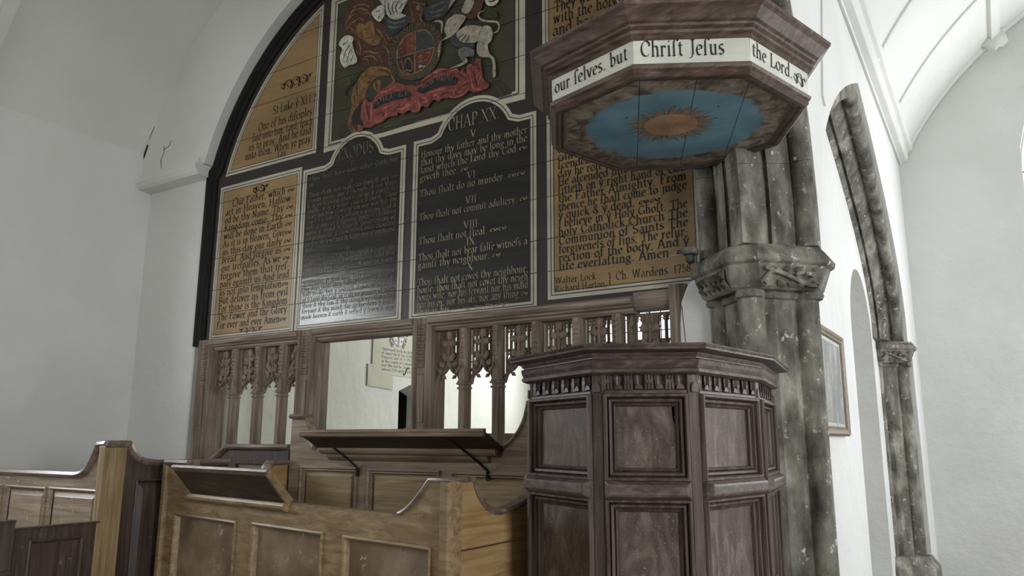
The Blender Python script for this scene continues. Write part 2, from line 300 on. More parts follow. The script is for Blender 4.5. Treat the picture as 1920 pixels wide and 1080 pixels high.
# ------------------------------------------------------------------ pen lettering (broad-nib skeletons)
def A(cx, cy, rx, ry, a0, a1, n=None):
    n = n or max(4, int(abs(a1-a0)/28)); return [(cx+rx*cos(radians(a0+(a1-a0)*i/n)), cy+ry*sin(radians(a0+(a1-a0)*i/n))) for i in range(n+1)]
def S(x, y0, y1, top=1, bot=1):
    o = [[(x, y0), (x, y1)]]
    if bot: o.append([(x-.17, y0), (x+.17, y0)])
    if top == 1: o.append([(x-.2, y1-.1), (x, y1)])
    if top == 2: o.append([(x-.17, y1), (x+.17, y1)])
    return o
C_ = 1.5
G = {
'a': (.85, [[(.68, .1), (.68, .65)], A(.4, .66, .28, .34, 0, 150), A(.36, .28, .28, .28, 60, 330), [(.68, .1), (.84, .04)]]),
'b': (.9, S(.2, 0, 1.65, 1, 0)+[A(.44, .5, .36, .5, 130, -150)]),
'c': (.75, [A(.45, .5, .36, .5, 50, 310)]),
'd': (.95, [A(.42, .5, .34, .5, 40, 320), [(.75, 0), (.75, 1.65)], [(.55, 1.57), (.75, 1.65)], [(.75, .02), (.92, .06)]]),
'e': (.78, [[(.12, .52), (.72, .62)], A(.42, .5, .33, .5, 20, 310)]),
'f': (.6, [[(.25, 0), (.25, 1.3)], A(.52, 1.3, .27, .35, 180, 60), [(.64, 1.58), (.74, 1.5)], [(.05, 1), (.58, 1)], [(.1, 0), (.42, 0)]]),
'g': (.85, [A(.38, .62, .28, .36, 0, 360), A(.4, -.22, .32, .26, 100, -260), [(.3, .22), (.22, .05), (.5, 0)], [(.6, .9), (.82, .98)]]),
'h': (.98, S(.2, 0, 1.65)+[A(.48, .62, .28, .38, 160, 0), [(.76, .62), (.76, 0)], [(.62, 0), (.94, 0)]]),
'i': (.5, S(.25, 0, 1)+[[(.2, 1.36), (.3, 1.38)], [(.2, 1.44), (.3, 1.46)]]),
'j': (.45, [[(.28, 1), (.28, -.3)], [(.08, .92), (.28, 1)], [(.28, -.3), (.02, -.45)], [(.24, 1.36), (.32, 1.42)]]),
'k': (.9, S(.2, 0, 1.65)+[[(.2, .45), (.68, 1)], [(.36, .6), (.78, 0)], [(.62, 0), (.94, 0)]]),
'l': (.48, S(.24, 0, 1.65)),
'm': (1.45, S(.2, 0, 1)+[A(.46, .62, .24, .38, 160, 0), [(.7, .62), (.7, 0)], A(.96, .62, .26, .38, 160, 0), [(1.22, .62), (1.22, 0)], [(.58, 0), (.86, 0)], [(1.1, 0), (1.4, 0)]]),
'n': (.98, S(.2, 0, 1)+[A(.48, .62, .28, .38, 160, 0), [(.76, .62), (.76, 0)], [(.62, 0), (.94, 0)]]),
'o': (.88, [A(.44, .5, .36, .5, 0, 360)]),
'p': (.92, S(.2, -.55, 1)+[A(.46, .5, .36, .5, 140, -150)]),
'q': (.92, [A(.42, .5, .34, .5, 40, 320), [(.75, 1), (.75, -.55)], [(.58, -.55), (.92, -.55)]]),
'r': (.68, S(.2, 0, 1)+[A(.44, .66, .22, .32, 160, 60), [(.52, .92), (.62, .82)]]),
's': (.68, [A(.36, .74, .24, .26, 40, 230), A(.34, .26, .26, .26, 60, -150), [(.2, .62), (.52, .4)]]),
'ſ': (.58, [[(.22, 0), (.22, 1.25)], A(.5, 1.25, .28, .38, 180, 60), [(.62, 1.56), (.74, 1.46)], [(.6, 1.5), (.72, 1.42)], [(.06, 0), (.38, 0)], [(.04, .86), (.22, .94)]]),
't': (.6, [[(.26, 1.3), (.26, .25)], A(.46, .25, .2, .25, 180, 310), [(.06, 1), (.55, 1)]]),
'u': (.98, [[(.2, 1), (.2, .35)], A(.46, .36, .26, .36, 180, 330), [(.74, 1), (.74, 0)], [(.02, .94), (.2, 1)], [(.56, .94), (.74, 1)], [(.74, 0), (.92, .04)]]),
'v': (.88, [[(.1, 1), (.44, 0)], [(.44, 0), (.76, 1)], [(-.02, 1), (.26, 1)], [(.62, 1), (.9, 1)]]),
'w': (1.3, [[(.1, 1), (.38, 0)], [(.38, 0), (.64, 1)], [(.64, 1), (.9, 0)], [(.9, 0), (1.18, 1)], [(-.02, 1), (.24, 1)], [(1.05, 1), (1.3, 1)]]),
'x': (.85, [[(.1, 1), (.74, 0)], [(.1, 0), (.74, 1)]]),
'y': (.88, [[(.1, 1), (.46, .05)], [(.8, 1), (.36, -.3), (.12, -.5)], [(-.02, 1), (.26, 1)], [(.66, 1), (.92, 1)]]),
'z': (.75, [[(.1, 1), (.66, 1), (.1, 0), (.68, 0)]]),
'ÿ': (.88, [[(.1, 1), (.46, .05)], [(.8, 1), (.36, -.3), (.12, -.5)], [(-.02, 1), (.26, 1)], [(.66, 1), (.92, 1)], A(.5, 1.4, .14, .16, 20, 320)]),
'A': (1.25, [[(.1, 0), (.6, C_)], [(.6, C_), (1.1, 0)], [(.3, .5), (.9, .5)], [(-.05, 0), (.28, 0)], [(.9, 0), (1.3, 0)]]),
'B': (1.1, S(.25, 0, C_, 2)+[A(.5, 1.13, .35, .37, 90, -90), A(.5, .38, .45, .38, 90, -90), [(.25, C_), (.5, C_)], [(.25, .76), (.5, .76)], [(.25, 0), (.5, 0)]]),
'C': (1.2, [A(.68, .75, .56, .75, 45, 315), [(1.08, 1.3), (1.1, .98)]]),
'D': (1.3, S(.25, 0, C_, 2)+[A(.5, .75, .65, .75, 90, -90), [(.25, C_), (.5, C_)], [(.25, 0), (.5, 0)]]),
'E': (1.05, S(.25, 0, C_, 2)+[[(.25, C_), (.92, C_), (.92, 1.25)], [(.25, .78), (.75, .78)], [(.25, 0), (.95, 0), (.98, .28)]]),
'F': (1.0, S(.25, 0, C_, 2)+[[(.25, C_), (.92, C_), (.92, 1.22)], [(.25, .78), (.72, .78)]]),
'G': (1.3, [A(.68, .75, .56, .75, 45, 340), [(1.16, .6), (1.16, .1)], [(.95, .6), (1.32, .6)]]),
'H': (1.35, S(.25, 0, C_, 2)+S(1.08, 0, C_, 2)+[[(.25, .76), (1.08, .76)]]),
'I': (.55, S(.27, 0, C_, 2)),
'J': (.7, [[(.45, C_), (.45, .1), (.28, -.2), (.05, -.25)], [(.25, C_), (.68, C_)]]),
'K': (1.2, S(.25, 0, C_, 2)+[[(.25, .65), (.95, C_)], [(.48, .88), (1.1, 0)], [(.9, 0), (1.26, 0)]]),
'L': (1.0, S(.25, 0, C_, 2)+[[(.25, 0), (.9, 0), (.95, .32)]]),
'M': (1.6, [[(.22, 0), (.3, C_)], [(.3, C_), (.8, .1)], [(.8, .1), (1.28, C_)], [(1.28, C_), (1.38, 0)], [(.05, 0), (.42, 0)], [(1.18, 0), (1.58, 0)]]),
'N': (1.35, [[(.25, 0), (.25, C_)], [(.25, C_), (1.1, 0)], [(1.1, 0), (1.1, C_)], [(.08, 0), (.44, 0)], [(.92, C_), (1.28, C_)]]),
'O': (1.35, [A(.67, .75, .57, .75, 0, 360)]),
'P': (1.05, S(.25, 0, C_, 2)+[A(.5, 1.1, .4, .4, 90, -90), [(.25, C_), (.5, C_)], [(.25, .7), (.5, .7)]]),
'Q': (1.35, [A(.67, .75, .57, .75, 0, 360), [(.7, .1), (1.3, -.3)]]),
'R': (1.2, S(.25, 0, C_, 2)+[A(.5, 1.12, .38, .38, 90, -90), [(.25, C_), (.5, C_)], [(.25, .74), (.5, .74)], [(.55, .74), (1.1, 0)], [(.94, 0), (1.26, 0)]]),
'S': (1.0, [A(.5, 1.12, .34, .38, 35, 240), A(.48, .38, .38, .38, 60, -150), [(.3, .9), (.7, .62)]]),
'T': (1.15, S(.57, 0, C_, 0)+[[(.08, 1.24), (.1, C_), (1.05, C_), (1.07, 1.24)]]),
'U': (1.3, [[(.25, C_), (.25, .5)], A(.66, .5, .41, .5, 180, 360), [(1.07, .5), (1.07, C_)], [(.08, C_), (.44, C_)], [(.9, C_), (1.26, C_)]]),
'V': (1.25, [[(.1, C_), (.62, 0)], [(.62, 0), (1.1, C_)], [(-.05, C_), (.28, C_)], [(.9, C_), (1.26, C_)]]),
'W': (1.75, [[(.1, C_), (.5, 0)], [(.5, 0), (.88, C_)], [(.88, C_), (1.26, 0)], [(1.26, 0), (1.62, C_)], [(-.05, C_), (.28, C_)], [(1.45, C_), (1.78, C_)]]),
'X': (1.2, [[(.12, C_), (1.06, 0)], [(.12, 0), (1.06, C_)], [(-.02, C_), (.3, C_)], [(.88, C_), (1.2, C_)], [(-.02, 0), (.3, 0)], [(.88, 0), (1.2, 0)]]),
'Y': (1.15, [[(.1, C_), (.57, .7)], [(.57, .7), (1.04, C_)], [(.57, .7), (.57, 0)], [(.38, 0), (.76, 0)]]),
'1': (.6, S(.3, 0, 1.4)), '2': (.85, [A(.4, 1.02, .3, .38, 160, -30), [(.66, .8), (.12, 0)], [(.12, 0), (.78, 0)]]),
'3': (.8, [A(.36, 1.08, .28, .3, 150, -90), A(.36, .36, .34, .4, 90, -150)]), '5': (.8, [[(.7, 1.4), (.24, 1.4), (.2, .85)], A(.38, .42, .34, .44, 110, -150)]),
'7': (.85, [[(.1, 1.2), (.12, 1.4), (.74, 1.4), (.36, -.2)]]), '8': (.85, [A(.42, 1.05, .27, .34, 0, 360), A(.42, .36, .33, .36, 0, 360)]), '0': (.85, [A(.42, .7, .32, .7, 0, 360)]),
'.': (.42, [[(.16, .02), (.26, .02)], [(.16, .12), (.26, .12)], [(.16, .07), (.26, .07)]]), ',': (.42, [[(.16, .12), (.26, .1)], [(.16, .05), (.26, .04), (.12, -.24)]]), ':': (.4, [[(.14, .02), (.2, .08)], [(.14, .72), (.2, .78)]]), ';': (.4, [[(.16, .08), (.1, -.2)], [(.14, .72), (.2, .78)]]),
'-': (.6, [[(.1, .52), (.5, .56)]]), '&': (1.1, [A(.5, 1.15, .24, .3, -60, 240), A(.45, .38, .36, .38, 130, 360), [(.4, .9), (.95, .02)]]), '}': (.5, [[(.1, 1.7), (.28, 1.4), (.24, .7), (.42, .5), (.24, .3), (.28, -.5), (.1, -.8)]]),
'~': (1.9, [A(.35, .5, .22, .3, 40, 330), [(.5, .3), (.9, .8), (1.2, .3), (1.5, .75)], A(1.5, .5, .24, .28, 100, -150)]),
'^': (1, []), ' ': (.5, []),
}
def pen(mb, place, strokes, w=.2, ang=28, thin=.3):
    """place((x,y)) -> 3D; sweeps a broad nib along every stroke"""
    n = (cos(radians(ang))*w/2, sin(radians(ang))*w/2); m_ = (-n[1]*thin, n[0]*thin)
    for s in strokes:
        for p, q in zip(s[:-1], s[1:]):
            for k in (n, m_):
                mb.add([place((p[0]-k[0], p[1]-k[1])), place((q[0]-k[0], q[1]-k[1])), place((q[0]+k[0], q[1]+k[1])), place((p[0]+k[0], p[1]+k[1]))], [(0, 1, 2, 3)])
def text_width(t, sp=.12): return sum(G.get(c, G[' '])[0]+sp for c in t)
def write(mb, fr, t, x, y, h, width=None, d=0.0, w=.2, sp=.12, align='l', slant=0.0):
    """h = x-height in metres; width stretches the line to fit"""
    tw = text_width(t, sp)*h; kx = 1.0
    if width: kx = min(1.35, max(.5, width/tw))
    if align == 'c': x -= tw*kx/2
    for c in t:
        g = G.get(c, G[' '])
        pen(mb, (lambda p, x=x: fr(x+(p[0]+slant*p[1])*h*kx, y+p[1]*h, d)), g[1], w)
        x += (g[0]+sp)*h*kx
    return x
def write_path(mb, fr, t, path, h, d, w=.22):
    path = smooth_path(path, 8); seg = [0]
    for a, b in zip(path[:-1], path[1:]): seg.append(seg[-1]+hypot(b[0]-a[0], b[1]-a[1]))
    tw = text_width(t)*h; kx = seg[-1]/tw; s = 0
    for c in t:
        g = G.get(c, G[' ']); mid = s+g[0]*h*kx/2
        i = max(0, min(len(path)-2, next((k for k in range(len(seg)-1) if seg[k+1] >= mid), len(path)-2)))
        f = (mid-seg[i])/max(1e-6, seg[i+1]-seg[i]); a, b = path[i], path[i+1]
        cx, cy = a[0]+(b[0]-a[0])*f, a[1]+(b[1]-a[1])*f; th = atan2(b[1]-a[1], b[0]-a[0])
        def pl(p, cx=cx, cy=cy, th=th, g=g):
            u, v_ = (p[0]-g[0]/2)*h*kx, p[1]*h
            return fr(cx+u*cos(th)-v_*sin(th), cy+u*sin(th)+v_*cos(th), d)
        pen(mb, pl, g[1], w); s += (g[0]+.12)*h*kx
def flourish(mb, fr, x, y, wd, h, d, loops=3, w=.16):
    """a run of pen curls"""
    pts = [(i/60*wd-wd/2+.32*wd/loops*sin(2*pi*loops*i/60), h*.5*cos(2*pi*loops*i/60)*(.5+.5*sin(pi*i/60))) for i in range(61)]
    pl = lambda p: fr(x+p[0], y+p[1], d)
    pen(mb, pl, [pts], w*h, 30, .35)
    for k in range(loops+1):
        cx = -wd/2+wd*(k+.5)/(loops+1)
        pen(mb, pl, [A(cx, 0, h*.28, h*.24, 0, 290), A(cx+h*.3, h*.3*(-1)**k, h*.16, h*.14, 90, 400)], w*h*.8, 30, .35)
# ================================================================== THE SETTING
YZ = lambda x: F((x, 0, 0), (0, 1, 0))            # a = y, b = z, outward +x
XZ = lambda y: F((0, y, 0), (1, 0, 0))            # a = x, b = z, outward -y (towards the camera)
ALONGX = F((0, 0, 0), (0, -1, 0))                 # a = -y, b = z, d = -x : sections run along x
def along_x(mb, prof, x0, x1): return mb.prism(ALONGX, [(-y, z) for y, z in prof], -x0, -x1)
def along_y(mb, prof, y0, y1): return mb.prism(XZ(0), [(x, z) for x, z in prof], -y0, -y1)
struct(MB().box(-7.3, 5.0, -6.3, 10.4, -0.12, 0.0).build('floor', 'floor'), 'unseen church floor under the pews, lightened to bounce light upward', 'floor')

def window_unit(n, fr, a0, a1, b0, sp, rise, label, bars=3, rows=6, fm='stone', fw=.07):
    """lights of leaded glass between mullions; outline pointed above the springing"""
    mid = (a0+a1)/2
    root = bpy.data.objects.new('window_%d' % n, None); COL.objects.link(root); struct(root, label, 'window')
    out = [(a0, b0), (a1, b0)] + bez((a1, sp), (a1, sp+rise*.75), (mid, sp+rise), 8) + bez((mid, sp+rise), (a0, sp+rise*.75), (a0, sp), 8)[1:]
    MB().flat(fr, out, 0).build('pane', 'glass', root)
    MB().sweep(fr, out, [(0, -.06), (0, .06), (fw, .06), (fw, -.06)], closed=True).build('window_frame', fm, root)
    top = lambda a: sp + rise*(1-abs((a-mid)/((a1-a0)/2))**1.5)
    for i in range(1, bars):
        a = a0+(a1-a0)*i/bars
        MB().fbox(fr, a-.04, a+.04, b0, top(a), -.06, .06).build('mullion', 'stone', root)
    lead = MB()
    for j in range(1, rows*2):
        b = b0+(sp+rise-b0)*j/(rows*2)
        hw = (a1-a0)/2*(1 if b < sp else max(0.0, 1-((b-sp)/rise))**.66)
        lead.fbox(fr, mid-hw, mid+hw, b-.006, b+.006, -.008, .008)
    for i in range(1, bars*3):
        a = a0+(a1-a0)*i/(bars*3); lead.fbox(fr, a-.006, a+.006, b0, top(a), -.008, .008)
    lead.build('leading', 'iron', root)['kind'] = 'stuff'
    return out
def wall_hole(a0, a1, b0, sp, rise):
    mid = (a0+a1)/2
    return [(a0, b0), (a1, b0)] + bez((a1, sp), (a1, sp+rise*.75), (mid, sp+rise), 8) + bez((mid, sp+rise), (a0, sp+rise*.75), (a0, sp), 8)[1:]

# nave: north wall, wagon ceiling
struct(MB().prism(YZ(-6.93), [(-6.2, 0), (4.62, 0), (4.62, 4.5), (-6.2, 4.5)], 0, -.35, [wall_hole(.85, 2.45, 2.0, 3.2, .35), wall_hole(-4.2, -2.8, 1.8, 3.0, .55)]).build('wall_north', 'plaster'),
       'grey-white plastered nave wall behind the box pews', 'wall')
window_unit(1, YZ(-6.98), .85, 2.45, 2.0, 3.2, .35, 'leaded nave window in the wall behind the pews')
window_unit(2, YZ(-6.98), -4.2, -2.8, 1.8, 3.0, .55, 'leaded nave window further west along the pew wall')
NC, NR = (-4.14, 3.26), 3.007
nave = MB(); a_ = arc(NC[0], NC[1], NR, 161.5, 20.5, 48); b_ = arc(NC[0], NC[1], NR+.15, 161.5, 20.5, 48)
nave.rings([[(x, -6.2, z) for x, z in a_+b_[::-1]], [(x, 4.3, z) for x, z in a_+b_[::-1]]], True, True)
cn = struct(nave.build('ceiling', 'ceiling', smooth=True), 'white plastered wagon ceiling over the nave', 'ceiling')
for y in (2.66, .4, -1.9, -4.2):
    p = arc(NC[0], NC[1], NR+.01, 161, 21, 40)
    MB().sweep(XZ(y), p, [(0, -.05), (0, .05), (-.07, .05), (-.07, -.05)]).build('rib', 'ceiling', cn, smooth=True)
# chancel arch wall: springs forward above an impost
AC, AR = (-3.7, 3.377), 2.376
def arch_x(z, r): return sqrt(max(0, r*r-(z-AC[1])**2))
xl = arch_x(4.1, AR)
arch_pts = [(AC[0]-xl, 4.1)] + arc(AC[0], AC[1], AR, 180-math.degrees(math.asin((4.1-AC[1])/AR)), math.degrees(math.asin((4.1-AC[1])/AR)), 40)[1:-1] + [(AC[0]+xl, 4.1)]
outer = [(-6.99, 4.1)] + arch_pts + [(-1.3, 4.1), (-1.3, 4.45)] + arc(NC[0], NC[1], NR+.08, 20, 160, 40)[1:-1] + [(-6.99, 4.45)]
struct(MB().prism(XZ(4.19), outer, 0, -.42).build('wall_chancel_arch', 'plaster', smooth=False), 'white plastered wall round the chancel arch', 'wall')
struct(MB().box(-6.99, -6.03, 4.3, 4.62, 0, 4.11).build('wall_jamb', 'plaster', bevel=.03), 'white plastered jamb between nave wall and screen', 'wall')
t_ = MB(); along_x(t_, [(4.3, 3.99), (4.17, 4.0), (4.145, 4.02), (4.125, 4.05), (4.12, 4.052), (4.12, 4.095), (4.148, 4.098), (4.148, 4.15), (4.2, 4.156), (4.3, 4.156)], -6.94, -6.0)
struct(t_.build('trim_1', 'plaster', bevel=.003), 'white moulded impost ledge under the chancel arch', 'impost')
# plaster cracks at the ledge (near-black strips, the dark of the gaps put into the colour)
ck = MB()
for pth in ([(-6.62, 4.17), (-6.64, 4.26), (-6.6, 4.33), (-6.61, 4.4)], [(-6.61, 4.36), (-6.53, 4.38), (-6.5, 4.43)], [(-6.95, 4.36), (-6.9, 4.47)], [(-6.87, 4.52), (-6.8, 4.64)]):
    ck.sweep(XZ(4.19), pth, [(-.003, .001), (-.003, .0025), (.003, .0025), (.003, .001)])
ck.sweep(XZ(4.19), [(-6.94, 4.34), (-6.905, 4.42), (-6.885, 4.47)], [(-.02, .001), (-.02, .004), (.016, .004), (.02, .001)])
ck.build('crack', 'painted_dark', bpy.data.objects['wall_chancel_arch'])['kind'] = 'stuff'
# arcade wall between nave and aisle, with the two arch openings
def bez_arch(p0, p1, p2): return bez(p0, p1, p2, 18)
W_E = bez_arch((4.22, 2.6), (4.3, 4.1), (2.6, 4.9)); W_W = [(2*2.16-y-.0, z) for y, z in W_E]   # west arch, right and left halves
W_E[-1] = (2.16, 4.93); W_W = [(4.32-y, z) for y, z in W_E]
E_E = bez_arch((8.69, 2.6), (8.85, 3.55), (6.5, 4.5)); E_W = bez_arch((4.34, 2.6), (4.18, 3.55), (6.5, 4.5))
wp = [(-6.2, 2.6)] + W_W + W_E[::-1][1:] + E_W + E_E[::-1][1:] + [(9.02, 2.6), (9.02, 0), (9.8, 0), (9.8, 5.35), (-6.2, 5.35)]
struct(MB().prism(YZ(-.71), wp, 0, -.64).build('wall_arcade', 'plaster'), 'white limewashed spandrel wall above the stone arches', 'wall')
struct(MB().prism(YZ(-.71), [(-6.2, 0), (.05, 0), (.05, 2.6), (-6.2, 2.6)], 0, -.64).build('wall_arcade_west', 'plaster'), 'plain plastered wall west of the arcade arch', 'wall')
# infill of the east arch with the round-headed opening
door_hole = [(7.1, .02), (8.36, .02), (8.36, 2.55)] + arc(7.73, 2.55, .63, 0, 180, 14, .64)[1:]
inf = [(4.34, 0), (8.72, 0), (8.72, 2.6)] + E_E[1:] + E_W[::-1][1:]
struct(MB().prism(YZ(-1.0), inf, 0, -.2, [door_hole]).build('wall_infill', 'plaster'), 'white plastered infill behind the framed picture', 'wall')
tun = MB(); lp = door_hole
tun.rings([[YZ(-1.2)(a, b, 0) for a, b in lp], [YZ(-1.2)(a, b, -.55) for a, b in lp]], False, True)
struct(tun.build('wall_recess', 'plaster'), 'round-headed plastered recess beyond the framed picture', 'recess')
# plaster stub beside the pier
st_ = [(-1.5, 0), (-1.3, 0), (-1.3, 2.6), (-1.36, 2.545), (-1.44, 2.49), (-1.485, 2.39), (-1.5, 2.2)]
struct(MB().prism(XZ(4.2), st_, 0, -.35).build('wall_stub', 'plaster', bevel=.02), 'rough white plaster stub between screen and pier', 'wall')
struct(MB().sweep(YZ(-.71), [(4.955, 4.5), (4.642, 3.639), (4.69, 3.6)], [(-.02, 0), (-.02, .012), (.02, .012), (.02, 0)]).build('trim_2', 'plaster'), 'thin plaster ridge on the spandrel beside the tester', 'trim')
# south aisle: east wall, south wall, barrel ceiling, plate and ribs
SC, SR = (2.8, 3.0), 3.93
eo = [(-1.4, 0), (4.9, 0), (4.9, 7.1), (-1.4, 7.1)]
struct(MB().prism(XZ(9.75), eo, 0, -.4, [wall_hole(.475, 2.9, 1.9, 4.55, 1.35)]).build('wall_east', 'plaster'), 'bright white plastered end wall of the aisle', 'wall')
window_unit(3, XZ(9.98), .475, 2.9, 1.9, 4.55, 1.35, 'tall pointed aisle window at the right edge', fm='plaster', fw=.02)
struct(MB().prism(YZ(4.6), [(-6.2, 0), (10.1, 0), (10.1, 7.1), (-6.2, 7.1)], 0, .4, [wall_hole(-1.1, -.1, 1.3, 3.3, .6), wall_hole(2.85, 4.35, 1.3, 3.3, .6), wall_hole(6.75, 8.45, 1.3, 3.3, .6), wall_hole(-5.2, -3.6, 1.3, 3.3, .6)]).build('wall_south', 'plaster'),
       'white plastered aisle wall with leaded windows', 'wall')
for i, (q0, q1) in enumerate(((-1.1, -.1), (2.85, 4.35), (6.75, 8.45), (-5.2, -3.6))):
    window_unit(4+i, YZ(4.63), q0, q1, 1.3, 3.3, .6, ['leaded aisle window beside the viewer', 'leaded aisle window opposite the pier', 'leaded aisle window nearest the far end wall', 'leaded aisle window behind the viewer'][i])
struct(MB().prism(XZ(-6.0), [(-7.3, 0), (5, 0), (5, 7.1), (-7.3, 7.1)], 0, .3, [wall_hole(-5.2, -2.8, 1.8, 3.6, .9)]).build('wall_west', 'plaster'), 'white plastered west wall of the church', 'wall')
window_unit(8, XZ(-6.03), -5.2, -2.8, 1.8, 3.6, .9, 'leaded west window of the nave')
ais = MB(); a_ = arc(SC[0], SC[1], SR, 152.5, 60, 44); b_ = arc(SC[0], SC[1], SR+.15, 152.5, 60, 44)
ais.rings([[(x, -6.1, z) for x, z in a_+b_[::-1]], [(x, 9.8, z) for x, z in a_+b_[::-1]]], True, True)
ca = struct(ais.build('ceiling_aisle', 'ceiling', smooth=True), 'white plastered wagon ceiling over the aisle', 'ceiling')
for y in (9.68, 8.45, 7.1, 5.75, 4.4):
    p = arc(SC[0], SC[1], SR+.01, 151.5, 62, 40); wv = .07 if y > 9 else .045
    MB().sweep(XZ(y), p, [(0, -wv), (0, wv), (-.03, wv*.8), (-.042, 0), (-.03, -wv*.8)]).build('rib', 'ceiling', ca, smooth=True)
th = 180-math.degrees(math.acos((SC[0]-.365)/SR)); px, pz = SC[0]+SR*cos(radians(th)), SC[1]+SR*sin(radians(th))
pf = F((px, 0, pz), (-sin(radians(th)), 0, cos(radians(th))), (0, 1, 0))
MB().fbox(pf, -.055, .055, -6, 9.66, -.06, .05).build('purlin', 'ceiling', ca)
# carved boss where purlin meets the end rib
bs = MB(); cb = Vector((px+.01, 9.6, pz-.04))
loops = []
for k in range(1, 8):
    th_ = k*pi/8; loops.append([cb+Vector((.13*sin(th_)*(1+.18*sin(5*2*pi*j/16+k))*cos(2*pi*j/16), -.08*cos(th_), .13*sin(th_)*(1+.18*sin(5*2*pi*j/16+k))*sin(2*pi*j/16))) for j in range(16)])
bs.rings(loops, True, True); bs.build('boss', 'ceiling', ca, smooth=True)
plm = MB(); along_y(plm, [(-.72, 4.83), (-.62, 4.83), (-.6, 4.86), (-.6, 4.94), (-.56, 4.95), (-.54, 4.99), (-.56, 5.04), (-.72, 5.06)], -6, 9.72)
struct(plm.build('trim_3', 'ceiling', bevel=.006), 'white moulded wall plate along the aisle ceiling', 'wall plate')
# chancel beyond the screen
nh = [(6.95, .02), (7.82, .02), (7.82, 2.17), (7.6, 2.25), (7.38, 2.27), (7.15, 2.25), (6.95, 2.17)]
wc = struct(MB().prism(YZ(-5.9), [(4.6, 0), (10.1, 0), (10.1, 5.0), (4.6, 5.0)], 0, -.3, [nh]).build('wall_chancel', 'plaster_cream'), 'cream plastered chancel wall seen through the screen', 'wall')
tn = MB(); tn.rings([[YZ(-6.2)(a, b, 0) for a, b in nh], [YZ(-6.2)(a, b, -.3) for a, b in nh]], False, False); tn.build('doorway_recess', 'plaster', wc)
tn = MB(); tn.rings([[YZ(-6.5)(a, b, 0) for a, b in nh], [YZ(-6.5)(a, b, -.7) for a, b in nh]], False, True); tn.build('stair_void', 'painted_dark', wc)  # the passage's darkness is put into a near-black colour
struct(MB().prism(XZ(10.0), [(-6.3, 0), (-.9, 0), (-.9, 5.1), (-6.3, 5.1)], 0, -.35, [wall_hole(-4.9, -3.06, 1.9, 3.1, .9)]).build('wall_chancel_east', 'plaster_cream'), 'cream chancel end wall with the altar window', 'wall')
window_unit(9, XZ(10.12), -4.9, -3.06, 1.9, 3.1, .9, 'leaded chancel window glimpsed through the carved screen')
struct(MB().box(-6.3, -.9, 4.55, 10.4, 5.0, 5.12).build('ceiling_chancel', 'ceiling'), 'plain white ceiling over the chancel', 'ceiling')

# ================================================================== STONE PIER, RESPOND, ARCHES
def pier_plan(cx, cy, k=1.0):
    q = [(.225+.068*cos(radians(a)), .068*sin(radians(a))) for a in (0, 25, 50, 75, 100, 122)]
    q += [(.18, .082), (.172, .105), (.145, .118), (.118, .145), (.105, .172), (.082, .18)]
    q += [(.068*cos(radians(a)), .225+.068*sin(radians(a))) for a in (-32, -10, 15, 40, 65)]
    out = []
    for r in range(4):
        c_, s_ = cos(r*pi/2), sin(r*pi/2); out += [(cx+k*(x*c_-y*s_), cy+k*(x*s_+y*c_)) for x, y in q]
    return out
def octo(cx, cy, R, hw):
    """square set diagonally with its corners cut: narrow faces on the axes"""
    return [(cx+R, cy-hw), (cx+R, cy+hw), (cx+hw, cy+R), (cx-hw, cy+R), (cx-R, cy+hw), (cx-R, cy-hw), (cx-hw, cy-R), (cx+hw, cy-R)]
def drum(root, cx, cy, z0, z1):
    p = pier_plan(cx, cy); e = [(cx+(x-cx)*.985, cy+(y-cy)*.985) for x, y in p]
    MB().rings([[(x, y, z) for x, y in l] for l, z in ((e, z0), (p, z0+.006), (p, z1-.006), (e, z1))], True, True).build('drum', 'stone', root, smooth=True)
